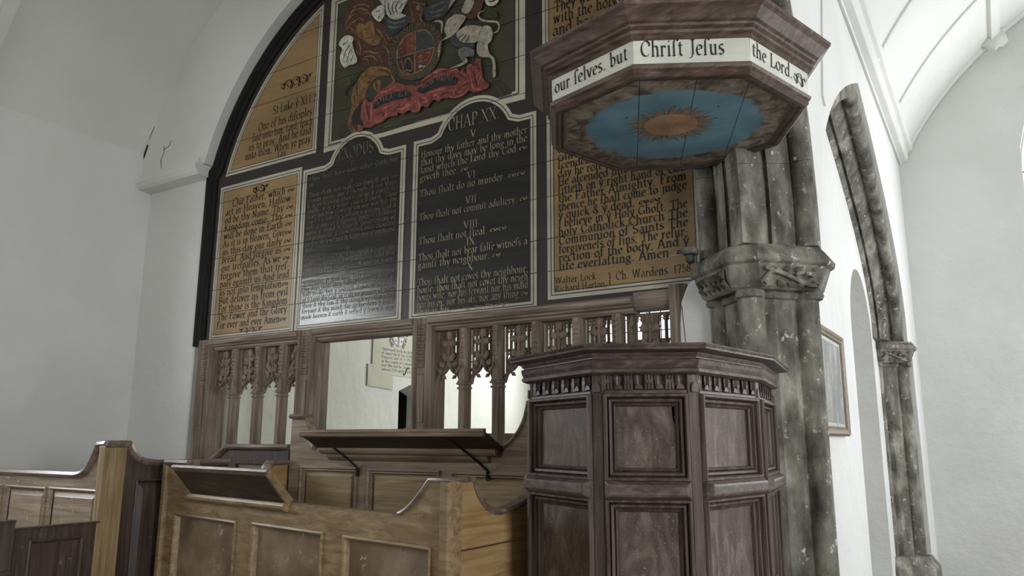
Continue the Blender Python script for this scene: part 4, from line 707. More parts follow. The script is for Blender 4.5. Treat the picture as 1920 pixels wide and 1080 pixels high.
# royal arms, painted flat
ARMS=[('P','ground',[(-4.383,4.055),(-4.264,4.149),(-3.998,4.03),(-3.563,4.025),(-3.112,4.056),(-2.854,4.149),(-2.74,4.087),(-2.708,4.03),(-2.762,4.011),(-3.358,4.008),(-3.668,3.992),(-3.996,3.989)]),('P','mane',[(-4.384,5.083),(-4.374,5.146),(-4.342,5.186),(-4.317,5.222),(-4.257,5.236),(-4.197,5.243),(-4.103,5.218),(-4.04,5.149),(-4.045,5.107),(-4.07,5.083),(-4.053,5.008),(-3.947,4.943),(-3.874,4.863),(-3.814,4.783),(-3.843,4.718),(-3.837,4.593),(-3.854,4.546),(-4.19,4.638),(-4.233,4.81),(-4.259,4.914),(-4.308,4.945),(-4.358,4.993)]),('P','gold',[(-4.044,4.584),(-3.916,4.549),(-3.852,4.512),(-3.811,4.45),(-3.781,4.379),(-3.815,4.369),(-3.833,4.431),(-3.873,4.46),(-3.975,4.475),(-4.037,4.446),(-4.075,4.404),(-4.097,4.364),(-4.086,4.303),(-4.116,4.259),(-4.157,4.269),(-4.202,4.215),(-4.216,4.167),(-4.229,4.118),(-4.186,4.07),(-4.209,4.05),(-4.252,4.085),(-4.281,4.156),(-4.253,4.24),(-4.244,4.303),(-4.256,4.371),(-4.224,4.461),(-4.163,4.537),(-4.108,4.568)]),('P','gold',[(-4.013,4.439),(-3.943,4.443),(-3.935,4.374),(-3.957,4.326),(-3.986,4.362),(-4.015,4.388)]),('P','gold',[(-4.218,5.021),(-4.151,5.0),(-4.066,5.001),(-4.037,4.955),(-4.021,4.886),(-3.98,4.832),(-3.946,4.79),(-3.989,4.761),(-4.08,4.776),(-4.135,4.835),(-4.204,4.898),(-4.235,4.961)]),('S','tan',0.012,[(-4.337,5.096),(-4.273,5.158),(-4.178,5.144),(-4.096,5.091)]),('S','tan',0.012,[(-4.312,5.132),(-4.254,5.191),(-4.153,5.175),(-4.092,5.133)]),('S','tan',0.012,[(-4.339,5.014),(-4.293,5.044),(-4.214,5.063)]),('S','tan',0.012,[(-4.15,4.743),(-4.078,4.728),(-3.999,4.69),(-3.948,4.696)]),('S','tan',0.012,[(-4.202,4.854),(-4.172,4.781),(-4.181,4.715)]),('S','tan',0.012,[(-4.01,4.914),(-3.956,4.856),(-3.928,4.806)]),('S','tan',0.012,[(-3.925,4.742),(-3.872,4.675),(-3.856,4.598)]),('S','tan',0.012,[(-4.128,4.695),(-4.036,4.669),(-3.982,4.612)]),('S','tan',0.012,[(-4.362,5.054),(-4.317,5.106),(-4.25,5.118)]),('S','ink',0.008,[(-4.03,4.809),(-3.992,4.819)]),('S','ink',0.008,[(-4.141,4.949),(-4.114,4.935)]),('S','ink',0.008,[(-4.198,4.907),(-4.173,4.921),(-4.15,4.871)]),('S','ink',0.008,[(-4.11,4.849),(-4.032,4.847)]),('S','ink',0.008,[(-4.121,4.82),(-4.027,4.756),(-3.951,4.765)]),('S','mane',0.01,[(-4.157,4.282),(-4.151,4.313)]),('S','mane',0.01,[(-4.078,4.456),(-4.006,4.45)]),('S','mane',0.01,[(-4.048,4.5),(-3.976,4.481)]),('S','mane',0.01,[(-4.243,4.147),(-4.231,4.08)]),('S','mane',0.01,[(-4.222,4.066),(-4.216,4.096)]),('S','mane',0.01,[(-3.875,4.506),(-3.834,4.45)]),('S','mane',0.009,[(-4.049,4.513),(-4.016,4.485)]),('S','mane',0.009,[(-4.063,4.485),(-4.022,4.461)]),('S','mane',0.009,[(-4.078,4.45),(-4.037,4.439)]),('S','mane',0.009,[(-4.115,4.388),(-4.092,4.408)]),('S','mane',0.009,[(-4.185,4.497),(-4.198,4.435),(-4.178,4.365)]),('S','mane',0.009,[(-4.22,4.375),(-4.207,4.307)]),('S','mane',0.009,[(-4.231,4.287),(-4.189,4.264)]),('S','mane',0.009,[(-3.979,4.54),(-3.915,4.516),(-3.874,4.486)]),('S','mane',0.009,[(-4.136,4.328),(-4.137,4.277)]),('S','mane',0.009,[(-3.842,4.446),(-3.809,4.393)]),('S','mane',0.009,[(-4.263,4.139),(-4.248,4.097)]),('S','mane',0.009,[(-3.989,4.427),(-3.97,4.364)]),('S','mane',0.009,[(-4.091,4.551),(-4.105,4.502)]),('S','tan',0.009,[(-4.359,5.009),(-4.298,5.007),(-4.24,4.941)]),('S','tan',0.009,[(-4.295,4.957),(-4.269,4.982)]),('S','tan',0.009,[(-3.991,4.793),(-3.952,4.771)]),('S','tan',0.009,[(-3.898,4.839),(-3.864,4.776),(-3.826,4.776)]),('S','tan',0.009,[(-3.915,4.802),(-3.887,4.742)]),('S','tan',0.009,[(-4.201,5.07),(-4.152,5.028)]),('S','tan',0.009,[(-4.189,5.093),(-4.095,5.075),(-4.067,5.039)]),('S','tan',0.009,[(-4.218,4.784),(-4.195,4.729)]),('S','tan',0.009,[(-4.076,4.696),(-4.009,4.651),(-4.02,4.612)]),('S','tan',0.009,[(-3.958,4.647),(-3.924,4.586)]),('S','tan',0.009,[(-4.14,4.677),(-4.087,4.657),(-4.072,4.616)]),('S','ink',0.02,[(-4.15,4.586),(-4.195,4.519),(-4.266,4.465),(-4.306,4.443),(-4.304,4.402),(-4.278,4.396)]),('S','gold',0.012,[(-4.296,4.546),(-4.276,4.501),(-4.326,4.487)]),('S','gold',0.012,[(-4.336,4.377),(-4.294,4.38)]),('P','white',[(-4.424,4.888),(-4.372,4.942),(-4.304,4.937),(-4.254,4.897),(-4.263,4.852),(-4.235,4.771),(-4.2,4.689),(-4.216,4.656),(-4.294,4.662),(-4.336,4.65),(-4.388,4.712),(-4.399,4.778),(-4.378,4.836)]),('S','ink',0.009,[(-4.373,4.864),(-4.314,4.896)]),('S','ink',0.009,[(-4.359,4.733),(-4.333,4.804),(-4.286,4.839)]),('S','ink',0.009,[(-4.32,4.694),(-4.295,4.773),(-4.266,4.804)]),('S','ink',0.009,[(-4.266,4.688),(-4.251,4.742)]),('P','white',[(-3.964,5.167),(-3.697,5.08),(-3.7,5.018),(-3.741,4.963),(-3.685,4.925),(-3.758,4.916),(-3.833,4.94),(-3.892,4.995),(-3.914,5.06),(-3.955,5.121)]),('P','white',[(-4.062,5.07),(-4.012,5.097),(-3.948,5.103),(-3.914,5.049),(-3.918,4.998),(-3.96,4.958),(-4.006,4.983),(-4.041,5.025)]),('S','ink',0.01,[(-3.878,5.107),(-3.875,5.043),(-3.835,4.972)]),('S','ink',0.01,[(-3.827,5.096),(-3.837,5.036),(-3.81,4.969)]),('S','ink',0.01,[(-3.771,5.083),(-3.8,5.029),(-3.772,4.957)]),('S','ink',0.01,[(-3.726,5.047),(-3.762,5.006)]),('S','ink',0.01,[(-4.01,5.059),(-3.965,5.06)]),('S','ink',0.01,[(-3.987,4.987),(-3.969,5.014)]),('S','ink',0.01,[(-3.911,5.129),(-3.913,5.033),(-3.872,4.968)]),('P','slate',[(-3.923,4.984),(-3.872,4.962),(-3.807,4.916),(-3.666,4.914),(-3.658,4.849),(-3.742,4.823),(-3.802,4.795),(-3.866,4.829),(-3.888,4.893)]),('S','grey',0.014,[(-3.883,4.939),(-3.807,4.895),(-3.695,4.881)]),('S','grey',0.014,[(-3.869,4.888),(-3.805,4.853),(-3.731,4.851)]),('P','mane',[(-3.676,5.049),(-3.501,4.993),(-3.498,4.902),(-3.526,4.847),(-3.495,4.799),(-3.63,4.828),(-3.655,4.906),(-3.658,4.979)]),('P','tan',[(-3.589,4.95),(-3.568,4.989),(-3.545,4.962),(-3.551,4.925)]),('S','tan',0.01,[(-3.643,4.974),(-3.617,4.895),(-3.615,4.836)]),('S','tan',0.01,[(-3.521,4.929),(-3.541,4.865),(-3.51,4.81)]),('S','tan',0.01,[(-3.621,5.019),(-3.5,4.96)]),('P','slate',[(-3.484,4.93),(-3.397,4.933),(-3.282,4.947),(-3.253,4.912),(-3.273,4.831),(-3.322,4.802),(-3.393,4.806),(-3.466,4.809),(-3.497,4.863)]),('S','grey',0.012,[(-3.44,4.922),(-3.353,4.919),(-3.296,4.926)]),('S','grey',0.012,[(-3.439,4.871),(-3.352,4.862),(-3.288,4.879)]),('S','grey',0.012,[(-3.423,4.828),(-3.336,4.82)]),('P','garter',[(-3.835,4.618),(-3.816,4.716),(-3.742,4.791),(-3.637,4.811),(-3.51,4.797),(-3.406,4.753),(-3.339,4.658),(-3.316,4.571),(-3.341,4.455),(-3.41,4.376),(-3.51,4.341),(-3.628,4.353),(-3.735,4.406),(-3.807,4.501)]),('P','tan',[(-3.772,4.588),(-3.76,4.674),(-3.694,4.738),(-3.59,4.758),(-3.493,4.742),(-3.426,4.684),(-3.392,4.605),(-3.393,4.544),(-3.427,4.461),(-3.49,4.41),(-3.578,4.396),(-3.674,4.409),(-3.737,4.47)]),('N',),('P','deepred',[(-3.754,4.672),(-3.69,4.734),(-3.59,4.752),(-3.584,4.576),(-3.761,4.581)]),('P','orange',[(-3.668,4.737),(-3.591,4.752),(-3.585,4.576),(-3.666,4.58)]),('P','slate',[(-3.582,4.751),(-3.493,4.737),(-3.43,4.682),(-3.397,4.607),(-3.394,4.569),(-3.576,4.58)]),('P','navy',[(-3.764,4.573),(-3.591,4.569),(-3.589,4.402),(-3.675,4.414),(-3.733,4.472)]),('P','deepred',[(-3.58,4.572),(-3.397,4.557),(-3.433,4.462),(-3.494,4.414),(-3.574,4.404)]),('Y',),('S','garter',0.009,[(-3.566,4.713),(-3.55,4.683)]),('S','garter',0.009,[(-3.503,4.713),(-3.473,4.679)]),('S','garter',0.009,[(-3.474,4.708),(-3.491,4.678)]),('S','garter',0.009,[(-3.512,4.634),(-3.489,4.609),(-3.461,4.625)]),('S','garter',0.009,[(-3.487,4.639),(-3.489,4.602)]),('S','garter',0.009,[(-3.559,4.717),(-3.536,4.691)]),('S','gold',0.014,[(-3.717,4.547),(-3.7,4.492),(-3.691,4.445),(-3.637,4.412)]),('S','gold',0.014,[(-3.685,4.487),(-3.672,4.534),(-3.642,4.539),(-3.611,4.499),(-3.608,4.429)]),('S','gold',0.014,[(-3.732,4.525),(-3.717,4.541)]),('S','gold',0.014,[(-3.676,4.454),(-3.615,4.425)]),('S','tan',0.01,[(-3.655,4.695),(-3.61,4.694),(-3.624,4.66)]),('S','tan',0.01,[(-3.646,4.641),(-3.608,4.643),(-3.614,4.6)]),('S','tan',0.01,[(-3.553,4.526),(-3.516,4.529),(-3.529,4.495)]),('S','tan',0.01,[(-3.472,4.535),(-3.429,4.535),(-3.449,4.491)]),('S','tan',0.01,[(-3.544,4.48),(-3.5,4.481)]),('S','tan',0.01,[(-3.485,4.477),(-3.456,4.481)]),('S','tan',0.008,[(-3.731,4.691),(-3.7,4.695)]),('S','tan',0.008,[(-3.737,4.648),(-3.699,4.65)]),('S','tan',0.008,[(-3.743,4.611),(-3.697,4.611)]),('P','cream',[(-3.543,4.449),(-3.528,4.457),(-3.498,4.437),(-3.477,4.437),(-3.476,4.422),(-3.506,4.429),(-3.535,4.428)]),('P','slate',[(-3.233,4.602),(-3.177,4.61),(-3.135,4.537),(-3.039,4.497),(-3.019,4.455),(-3.175,4.506),(-3.239,4.567)]),('P','grey',[(-3.161,4.478),(-3.093,4.482),(-3.018,4.431),(-3.024,4.385),(-3.091,4.398),(-3.111,4.361),(-3.16,4.435)]),('P','cream',[(-3.234,4.347),(-3.118,4.363),(-3.091,4.392),(-3.08,4.347),(-3.22,4.334)]),('P','cream',[(-3.184,4.612),(-3.137,4.641),(-3.075,4.652),(-2.987,4.62),(-2.947,4.595),(-2.96,4.539),(-2.999,4.491),(-3.066,4.505),(-3.142,4.539)]),('S','slate',0.013,[(-3.169,4.565),(-3.115,4.592)]),('S','slate',0.013,[(-3.135,4.537),(-3.088,4.577)]),('S','slate',0.013,[(-3.093,4.519),(-3.06,4.563)]),('P','cream',[(-2.947,4.595),(-2.881,4.584),(-2.852,4.525),(-2.864,4.464),(-2.896,4.438),(-2.876,4.361),(-2.837,4.315),(-2.823,4.207),(-2.829,4.171),(-2.849,4.176),(-2.853,4.285),(-2.879,4.333),(-2.958,4.361),(-2.991,4.412),(-2.986,4.487)]),('P','cream',[(-3.298,4.689),(-3.271,4.755),(-3.215,4.775),(-3.195,4.794),(-3.118,4.745),(-3.097,4.714),(-3.144,4.667),(-3.178,4.628),(-3.246,4.6),(-3.309,4.594),(-3.329,4.568),(-3.337,4.476),(-3.356,4.481),(-3.351,4.556),(-3.331,4.594),(-3.275,4.621),(-3.293,4.657)]),('S','cream',0.02,[(-3.393,4.781),(-3.342,4.765),(-3.32,4.733),(-3.325,4.654)]),('P','mane',[(-3.237,4.826),(-3.139,4.795),(-3.05,4.736),(-3.017,4.854),(-2.937,4.827),(-2.962,4.739),(-3.008,4.686),(-3.076,4.707),(-3.111,4.749),(-3.237,4.801)]),('P','cream',[(-3.139,4.789),(-3.086,4.876),(-3.031,4.864),(-3.024,4.813),(-3.07,4.748)]),('P','cream',[(-3.266,4.835),(-3.239,4.908),(-3.218,4.92),(-3.187,4.909),(-3.238,4.863)]),('S','cream',0.016,[(-2.848,4.518),(-2.81,4.524),(-2.797,4.556),(-2.817,4.597),(-2.895,4.627),(-2.955,4.658),(-2.982,4.696),(-2.969,4.722),(-2.929,4.722)]),('P','white',[(-2.923,4.805),(-2.884,4.81),(-2.792,4.786),(-2.831,4.739),(-2.896,4.754)]),('S','ink',0.012,[(-2.897,4.79),(-2.85,4.775),(-2.818,4.783)]),('P','slate',[(-2.843,4.671),(-2.83,4.691),(-2.81,4.643),(-2.836,4.639)]),('S','mane',0.014,[(-2.935,4.7),(-2.895,4.669),(-2.856,4.639),(-2.817,4.621)]),('P','ink',[(-4.21,4.204),(-4.148,4.267),(-4.093,4.279),(-4.083,4.085),(-4.139,4.098),(-4.214,4.141)]),('P','red',[(-4.123,4.235),(-4.102,4.307),(-4.07,4.306),(-4.036,4.265),(-3.99,4.28),(-3.937,4.33),(-3.823,4.371),(-3.762,4.368),(-3.662,4.317),(-3.62,4.313),(-3.543,4.283),(-3.492,4.329),(-3.401,4.359),(-3.334,4.375),(-3.232,4.338),(-3.177,4.333),(-3.138,4.289),(-3.117,4.317),(-3.1,4.279),(-3.079,4.273),(-3.079,4.321),(-3.047,4.331),(-3.015,4.303),(-3.005,4.348),(-2.957,4.344),(-2.946,4.252),(-2.929,4.177),(-2.887,4.134),(-2.887,4.102),(-2.928,4.094),(-3.012,4.091),(-3.055,4.121),(-3.097,4.094),(-3.172,4.087),(-3.227,4.107),(-3.305,4.117),(-3.343,4.102),(-3.384,4.131),(-3.439,4.082),(-3.497,4.106),(-3.524,4.064),(-3.583,4.072),(-3.613,4.099),(-3.671,4.083),(-3.653,4.068),(-3.729,4.104),(-3.743,4.083),(-3.834,4.092),(-3.894,4.062),(-3.971,4.06),(-4.017,4.046),(-4.081,4.06),(-4.12,4.037),(-4.153,4.05),(-4.139,4.098),(-4.09,4.068),(-4.1,4.115),(-4.126,4.159)]),('S','pink',0.012,[(-4.093,4.292),(-4.081,4.212),(-4.054,4.142),(-4.019,4.084)]),('S','pink',0.012,[(-4.021,4.268),(-4.009,4.195),(-4.012,4.095)]),('S','pink',0.012,[(-3.974,4.124),(-3.957,4.082),(-3.895,4.087),(-3.85,4.12),(-3.867,4.143)]),('S','pink',0.012,[(-3.774,4.115),(-3.745,4.139),(-3.685,4.125),(-3.633,4.143),(-3.649,4.159),(-3.663,4.144)]),('S','pink',0.012,[(-3.937,4.33),(-3.844,4.32),(-3.783,4.329),(-3.768,4.344),(-3.791,4.344)]),('S','pink',0.012,[(-3.751,4.296),(-3.699,4.302),(-3.677,4.315)]),('S','pink',0.012,[(-3.899,4.176),(-3.807,4.185)]),('S','pink',0.012,[(-4.147,4.1),(-4.128,4.045)]),('S','pink',0.012,[(-3.982,4.291),(-3.921,4.313),(-3.843,4.307)]),('S','pink',0.012,[(-3.662,4.145),(-3.638,4.154),(-3.62,4.135),(-3.637,4.12),(-3.655,4.139)]),('S','pink',0.012,[(-3.597,4.139),(-3.556,4.154),(-3.52,4.121),(-3.53,4.08),(-3.577,4.081)]),('S','pink',0.012,[(-3.504,4.156),(-3.476,4.163),(-3.452,4.138),(-3.469,4.123),(-3.486,4.137)]),('S','pink',0.012,[(-3.384,4.156),(-3.356,4.163),(-3.339,4.135),(-3.355,4.12)]),('S','pink',0.012,[(-3.239,4.158),(-3.207,4.164),(-3.195,4.142)]),('S','pink',0.012,[(-3.238,4.12),(-3.189,4.098),(-3.108,4.106),(-3.06,4.141)]),('S','pink',0.012,[(-3.136,4.16),(-3.087,4.157)]),('S','pink',0.012,[(-3.104,4.19),(-3.061,4.202)]),('S','pink',0.012,[(-3.163,4.143),(-3.124,4.124)]),('S','pink',0.012,[(-3.486,4.308),(-3.401,4.344),(-3.322,4.357),(-3.254,4.339)]),('S','pink',0.012,[(-3.378,4.343),(-3.35,4.34),(-3.355,4.322)]),('S','pink',0.012,[(-3.068,4.256),(-3.074,4.31),(-3.042,4.32),(-3.015,4.289)]),('S','pink',0.012,[(-3.052,4.28),(-3.034,4.181),(-3.012,4.124),(-2.939,4.101)]),('S','pink',0.012,[(-2.993,4.203),(-2.977,4.237)]),('S','pink',0.012,[(-2.971,4.155),(-2.951,4.206)]),('S','pink',0.012,[(-3.232,4.319),(-3.177,4.318),(-3.155,4.303)]),('S','pink',0.012,[(-3.133,4.302),(-3.122,4.275),(-3.078,4.24)]),('S','pink',0.012,[(-3.442,4.194),(-3.351,4.196),(-3.251,4.189)]),('S','deepred',0.012,[(-4.068,4.26),(-4.048,4.179),(-4.028,4.098)]),('S','deepred',0.012,[(-3.96,4.146),(-3.897,4.144),(-3.88,4.109)]),('S','deepred',0.012,[(-3.806,4.147),(-3.775,4.127),(-3.716,4.163)]),('S','deepred',0.012,[(-3.651,4.192),(-3.61,4.192)]),('S','deepred',0.012,[(-3.516,4.178),(-3.497,4.125)]),('S','deepred',0.012,[(-3.428,4.099),(-3.395,4.149)]),('S','deepred',0.012,[(-3.317,4.148),(-3.25,4.161)]),('S','deepred',0.012,[(-3.184,4.13),(-3.13,4.159),(-3.066,4.18)]),('S','deepred',0.012,[(-3.173,4.103),(-3.097,4.122)]),('S','deepred',0.012,[(-3.025,4.273),(-3.003,4.192),(-2.986,4.127)]),('S','deepred',0.012,[(-2.999,4.313),(-2.973,4.292)]),('S','deepred',0.012,[(-2.988,4.272),(-2.967,4.271)]),('S','deepred',0.012,[(-3.31,4.335),(-3.243,4.331)]),('S','deepred',0.012,[(-3.165,4.291),(-3.11,4.239)]),('S','deepred',0.012,[(-3.503,4.292),(-3.412,4.323)]),('P','navy',[(-3.983,4.227),(-3.934,4.26),(-3.811,4.28),(-3.69,4.268),(-3.622,4.245),(-3.606,4.21),(-3.658,4.214),(-3.779,4.222),(-3.901,4.214),(-3.978,4.194)]),('P','navy',[(-3.539,4.243),(-3.485,4.268),(-3.377,4.294),(-3.264,4.286),(-3.187,4.259),(-3.162,4.228),(-3.185,4.201),(-3.252,4.213),(-3.352,4.22),(-3.443,4.214),(-3.483,4.204)]),('T','DIEU_ET','tan',[(-3.948,4.219),(-3.855,4.237),(-3.749,4.239),(-3.629,4.221)],0.06),('T','MON_DROIT','tan',[(-3.495,4.234),(-3.415,4.255),(-3.308,4.257),(-3.197,4.233)],0.058),('T','HONI_SOIT_QUI_MAL_Y_PENSE','tan',[(-3.751,4.442),(-3.802,4.557),(-3.802,4.66),(-3.751,4.736),(-3.666,4.774),(-3.553,4.776),(-3.435,4.73),(-3.364,4.634),(-3.351,4.556),(-3.374,4.477)],0.05)]
layer = .0021; smooth_on = True; paint_mb = None
def arms_piece(m, mb):
    mb.build('painted_figure', m, arms)
for it in ARMS:
    if it[0] in 'NY': smooth_on = it[0] == 'Y'; continue
    layer += .00012
    if it[0] == 'P':
        pts = smooth_loop(it[2], 3) if smooth_on else it[2]
        if smooth_on and it[1] not in ('tan',):
            arms_piece('ink', MB().flat(TF, offset(pts, -.004), layer-.00006))
        arms_piece(it[1], MB().flat(TF, pts, layer))
    elif it[0] == 'S':
        sp_ = smooth_path(it[3], 5); mb = MB(); n = len(sp_)
        mb_l = []
        for i, p in enumerate(sp_):
            t = Vector(sp_[min(i+1, n-1)])-Vector(sp_[max(i-1, 0)]); t.normalize(); k = it[2]*.5*max(.25, sin(pi*min(1, max(0, (i+.6)/n)))**.5)
            mb_l.append(((p[0]-t.y*k, p[1]+t.x*k), (p[0]+t.y*k, p[1]-t.x*k)))
        mb.add([TF(*q, layer) for pr in mb_l for q in pr], [(2*i, 2*i+1, 2*i+3, 2*i+2) for i in range(n-1)])
        arms_piece(it[1], mb)
    elif it[0] == 'T':
        mb = MB(); write_path(mb, TF, it[1].replace('_', ' '), it[3], it[4]*.55, layer); mb.build('lettering', it[2], arms)['kind'] = 'stuff'

# ================================================================== ROOD SCREEN
scr = thing('rood_screen', 'carved oak screen with open tracery lights below the painted board', 'screen')
def beam(x0, x1, m='screen_oak_h'):
    mb = MB(); along_x(mb, [(4.36, 2.355), (4.262, 2.355), (4.245, 2.372), (4.247, 2.384), (4.228, 2.39), (4.222, 2.402), (4.205, 2.41), (4.198, 2.43), (4.205, 2.446), (4.225, 2.457), (4.36, 2.457)], x0, x1)
    return mb.build('head_rail', m, scr, bevel=.002)
beam(-5.72, -4.64); beam(-4.47, -3.47); beam(-3.335, -1.8); 
mb = MB(); along_x(mb, [(4.36, 2.37), (4.27, 2.37), (4.25, 2.39), (4.24, 2.43), (4.25, 2.48), (4.36, 2.48)], -1.8, -1.56); mb.build('head_rail', 'screen_oak_h', scr, bevel=.004)
def post(x0, x1, top=2.455):
    w_ = x1-x0; fr = F((x0, 4.215, 0), (1, 0, 0)); mb = MB()
    sec = [(0, -.18), (0, -.02), (.02, 0), (.03, .004), (.04, 0), (.05, -.012), (w_-.05, -.012), (w_-.04, 0), (w_-.03, .004), (w_-.02, 0), (w_, -.02), (w_, -.18)]
    mb.rings([[fr(a, 0, d) for a, d in sec], [fr(a, top, d) for a, d in sec]], True, True)
    o = mb.build('post', 'screen_oak', scr)
    st2 = MB()
    for k in range(7): st2.framed(fr, w_*.32, w_*.68, 2.1+k*.045, 2.138+k*.045, [(0, -.012), (.008, -.002), (.018, -.008)])
    st2.framed(fr, w_*.32, w_*.68, 1.72, 2.06, [(0, -.013), (.004, -.006), (.01, -.009)]); st2.build('leaf_trail', 'screen_oak', o)['kind'] = 'stuff'
    return o
post(-5.88, -5.69); post(-4.65, -4.455); post(-3.485, -3.31)
MB().box(-1.565, -1.512, 4.22, 4.36, 0, 2.5).build('post', 'screen_oak', scr, bevel=.006)
rt_ = MB(); rt_.rings([[(-1.51+.05*cos(a)*(1+.12*sin(z*17+a*3)), 4.28+.06*sin(a), z) for a in [2*pi*k/9 for k in range(9)]] for z in [0+2.5*i/14 for i in range(15)]], True, True); rt_.build('end_stud', 'screen_oak', scr)
MULL = [-5.428, -5.137, -4.85, -3.062, -2.79, -2.487, -2.188, -1.917]
for x in MULL:
    fr = F((x-.045, 4.25, 0), (1, 0, 0)); w_ = .09
    sec = [(.008, -.065), (.008, -.022), (.022, 0), (w_-.022, 0), (w_-.008, -.022), (w_-.008, -.065)]
    o = MB().rings([[fr(a, .95, d) for a, d in sec], [fr(a, 2.36, d) for a, d in sec]], True, True).build('mullion', 'screen_oak', scr)
    cp = MB()
    for zc, e in ((1.945, .008), (1.975, .012), (1.99, .006)):
        cp.rings([[fr(a+(e if a > .045 else -e), zc+dz, d+(e if d > -.05 else 0)) for a, d in sec] for dz in (0, .012)], True, True)
    cp.build('moulded_cap', 'screen_oak', o)
    gb = MB(); gb.prism(fr, [(.008, 2.06), (.045, 2.135), (.082, 2.06), (.078, 2.05), (.045, 2.115), (.012, 2.05)], 0, .01)
    gb.build('gablet', 'screen_oak', o)
    lt = MB()
    for k in range(6):
        z = 2.15+k*.033
        lt.add([fr(.022, z, 0), fr(.068, z, 0), fr(.068, z+.028, 0), fr(.022, z+.028, 0), fr(.045, z+.02, .01), fr(.032, z+.008, .008), fr(.058, z+.008, .008)], [(0, 1, 6), (0, 6, 5), (0, 5, 3), (1, 2, 6), (6, 2, 4), (6, 4, 5), (5, 4, 3), (4, 2, 3)])
    lt.build('leaf_trail', 'screen_oak', o)['kind'] = 'stuff'
def leaf(mb, fr, cx, cz, an, l, w_, d, h=.014, lobes=3):
    pts = []; n = 14
    for i in range(n):
        t = 2*pi*i/n; r = 1+.2*cos(lobes*2*t); pts.append((l*.5+l*.5*cos(t)*r, w_*.5*sin(t)*r))
    ca_, sa_ = cos(radians(an)), sin(radians(an)); R_ = lambda p: (cx+p[0]*ca_-p[1]*sa_, cz+p[0]*sa_+p[1]*ca_)
    loops = [[fr(*R_(p), d) for p in pts], [fr(*R_(p), d+h*.6) for p in pts], [fr(*R_((l*.5+(p[0]-l*.5)*.55, p[1]*.55)), d+h) for p in pts]]
    mb.rings(loops, False, True)
def tracery(a0, a1, openw=True):
    m_ = (a0+a1)/2; w_ = a1-a0; fr = XZ(4.31); zt = 2.358; zs_ = 1.99; za = 2.105
    og = smooth_path([(a0, zs_-.01), (a0+w_*.1, zs_+.045), (m_-w_*.2, za-.045), (m_-w_*.06, za-.012), (m_, za+.02)], 4); ogr = [(2*m_-x, z) for x, z in og[::-1]][1:]
    root_pts = og+ogr+[(a1, zt), (a0, zt)]
    holes = []
    if openw:
        for s in (-1, 1):
            for off, lo, hi in ((.235, 2.2, 2.315), (.4, 2.2, 2.315), (.4, 2.115, 2.165)):
                hw = w_*.055; c = m_+s*off*w_
                holes.append([(c-hw, lo), (c+hw, lo), (c+hw, hi-.01), (c+hw*.35, hi), (c+hw*.75, hi+.012), (c, hi+.03), (c-hw*.75, hi+.012), (c-hw*.35, hi), (c-hw, hi-.01)])
    mb = MB(); mb.prism(fr, root_pts, 0, -.018, holes)
    o = mb.build('tracery', 'screen_oak', scr)
    rb = MB(); sec = [(-.004, 0), (-.002, .018), (.006, .022), (.014, .014), (.016, 0)]
    rb.sweep(fr, og+ogr, sec)
    for s in (-1, 1): # cusps
        leaf(rb, fr, m_+s*w_*.3, zs_+.055, 90+s*(-55)+180, .04, .022, -.006, .016, 2)
    for k in (-1, 1):
        for off in (.16, .32, .48): rb.fbox(fr, m_+k*off*w_-.0025, m_+k*off*w_+.0025, 2.18, 2.345, 0, .007)
    rb.build('ogee_rib', 'screen_oak', o, smooth=True)
    fl = MB(); fl.fbox(fr, m_-.008, m_+.008, za, 2.33, 0, .014)
    for (dx, z, an, l, q) in ((0, 2.285, 90, .075, .05), (.0, 2.255, 15, .07, .045), (.0, 2.255, 165, .07, .045), (.012, 2.14, 55, .07, .045), (-.012, 2.14, 125, .07, .045), (.03, 2.105, 25, .06, .04), (-.03, 2.105, 155, .06, .04), (.055, 2.06, 35, .04, .03), (-.055, 2.06, 145, .04, .03)):
        leaf(fl, fr, m_+dx, z, an, l, q, .004, .016)
    if not openw:
        for i in range(14): leaf(fl, fr, a0+.02+random.random()*(w_-.05), 2.13+.2*random.random(), random.random()*360, .05, .03, .002, .014)
    fl.build('foliage', 'screen_oak', o, smooth=False)['kind'] = 'stuff'
eg = lambda a, b: (a+.045, b-.045)
for a, b in ((-5.735, -5.428), (-5.428, -5.137), (-5.137, -4.85), (-4.85, -4.605)): tracery(*eg(a, b), openw=False)
for a, b in ((-3.355, -3.062), (-3.062, -2.79), (-2.79, -2.487), (-2.487, -2.188), (-2.188, -1.917)): tracery(*eg(a, b))
tracery(-1.872, -1.565)
for x0, x1 in ((-5.69, -4.65), (-3.31, -1.56)):
    MB().box(x0, x1, 4.24, 4.38, .86, .96).build('sill', 'screen_oak_h', scr, bevel=.01)
    n_ = max(1, round((x1-x0)/.29))
    for i in range(n_):
        q0 = x0+(x1-x0)*i/n_; q1 = x0+(x1-x0)*(i+1)/n_
        MB().framed(XZ(4.3), q0+.01, q1-.01, .05, .87, [(0, -.03), (0, .01), (.03, .01), (.045, -.01)]).build('dado_panel', 'screen_oak', scr)
MB().tube([(-3.487, 4.21, 2.1), (-3.49, 4.19, 2.095), (-3.495, 4.18, 2.06), (-3.51, 4.18, 2.05), (-3.515, 4.185, 2.065)], .004, 6).build('iron_hook', 'iron', scr)

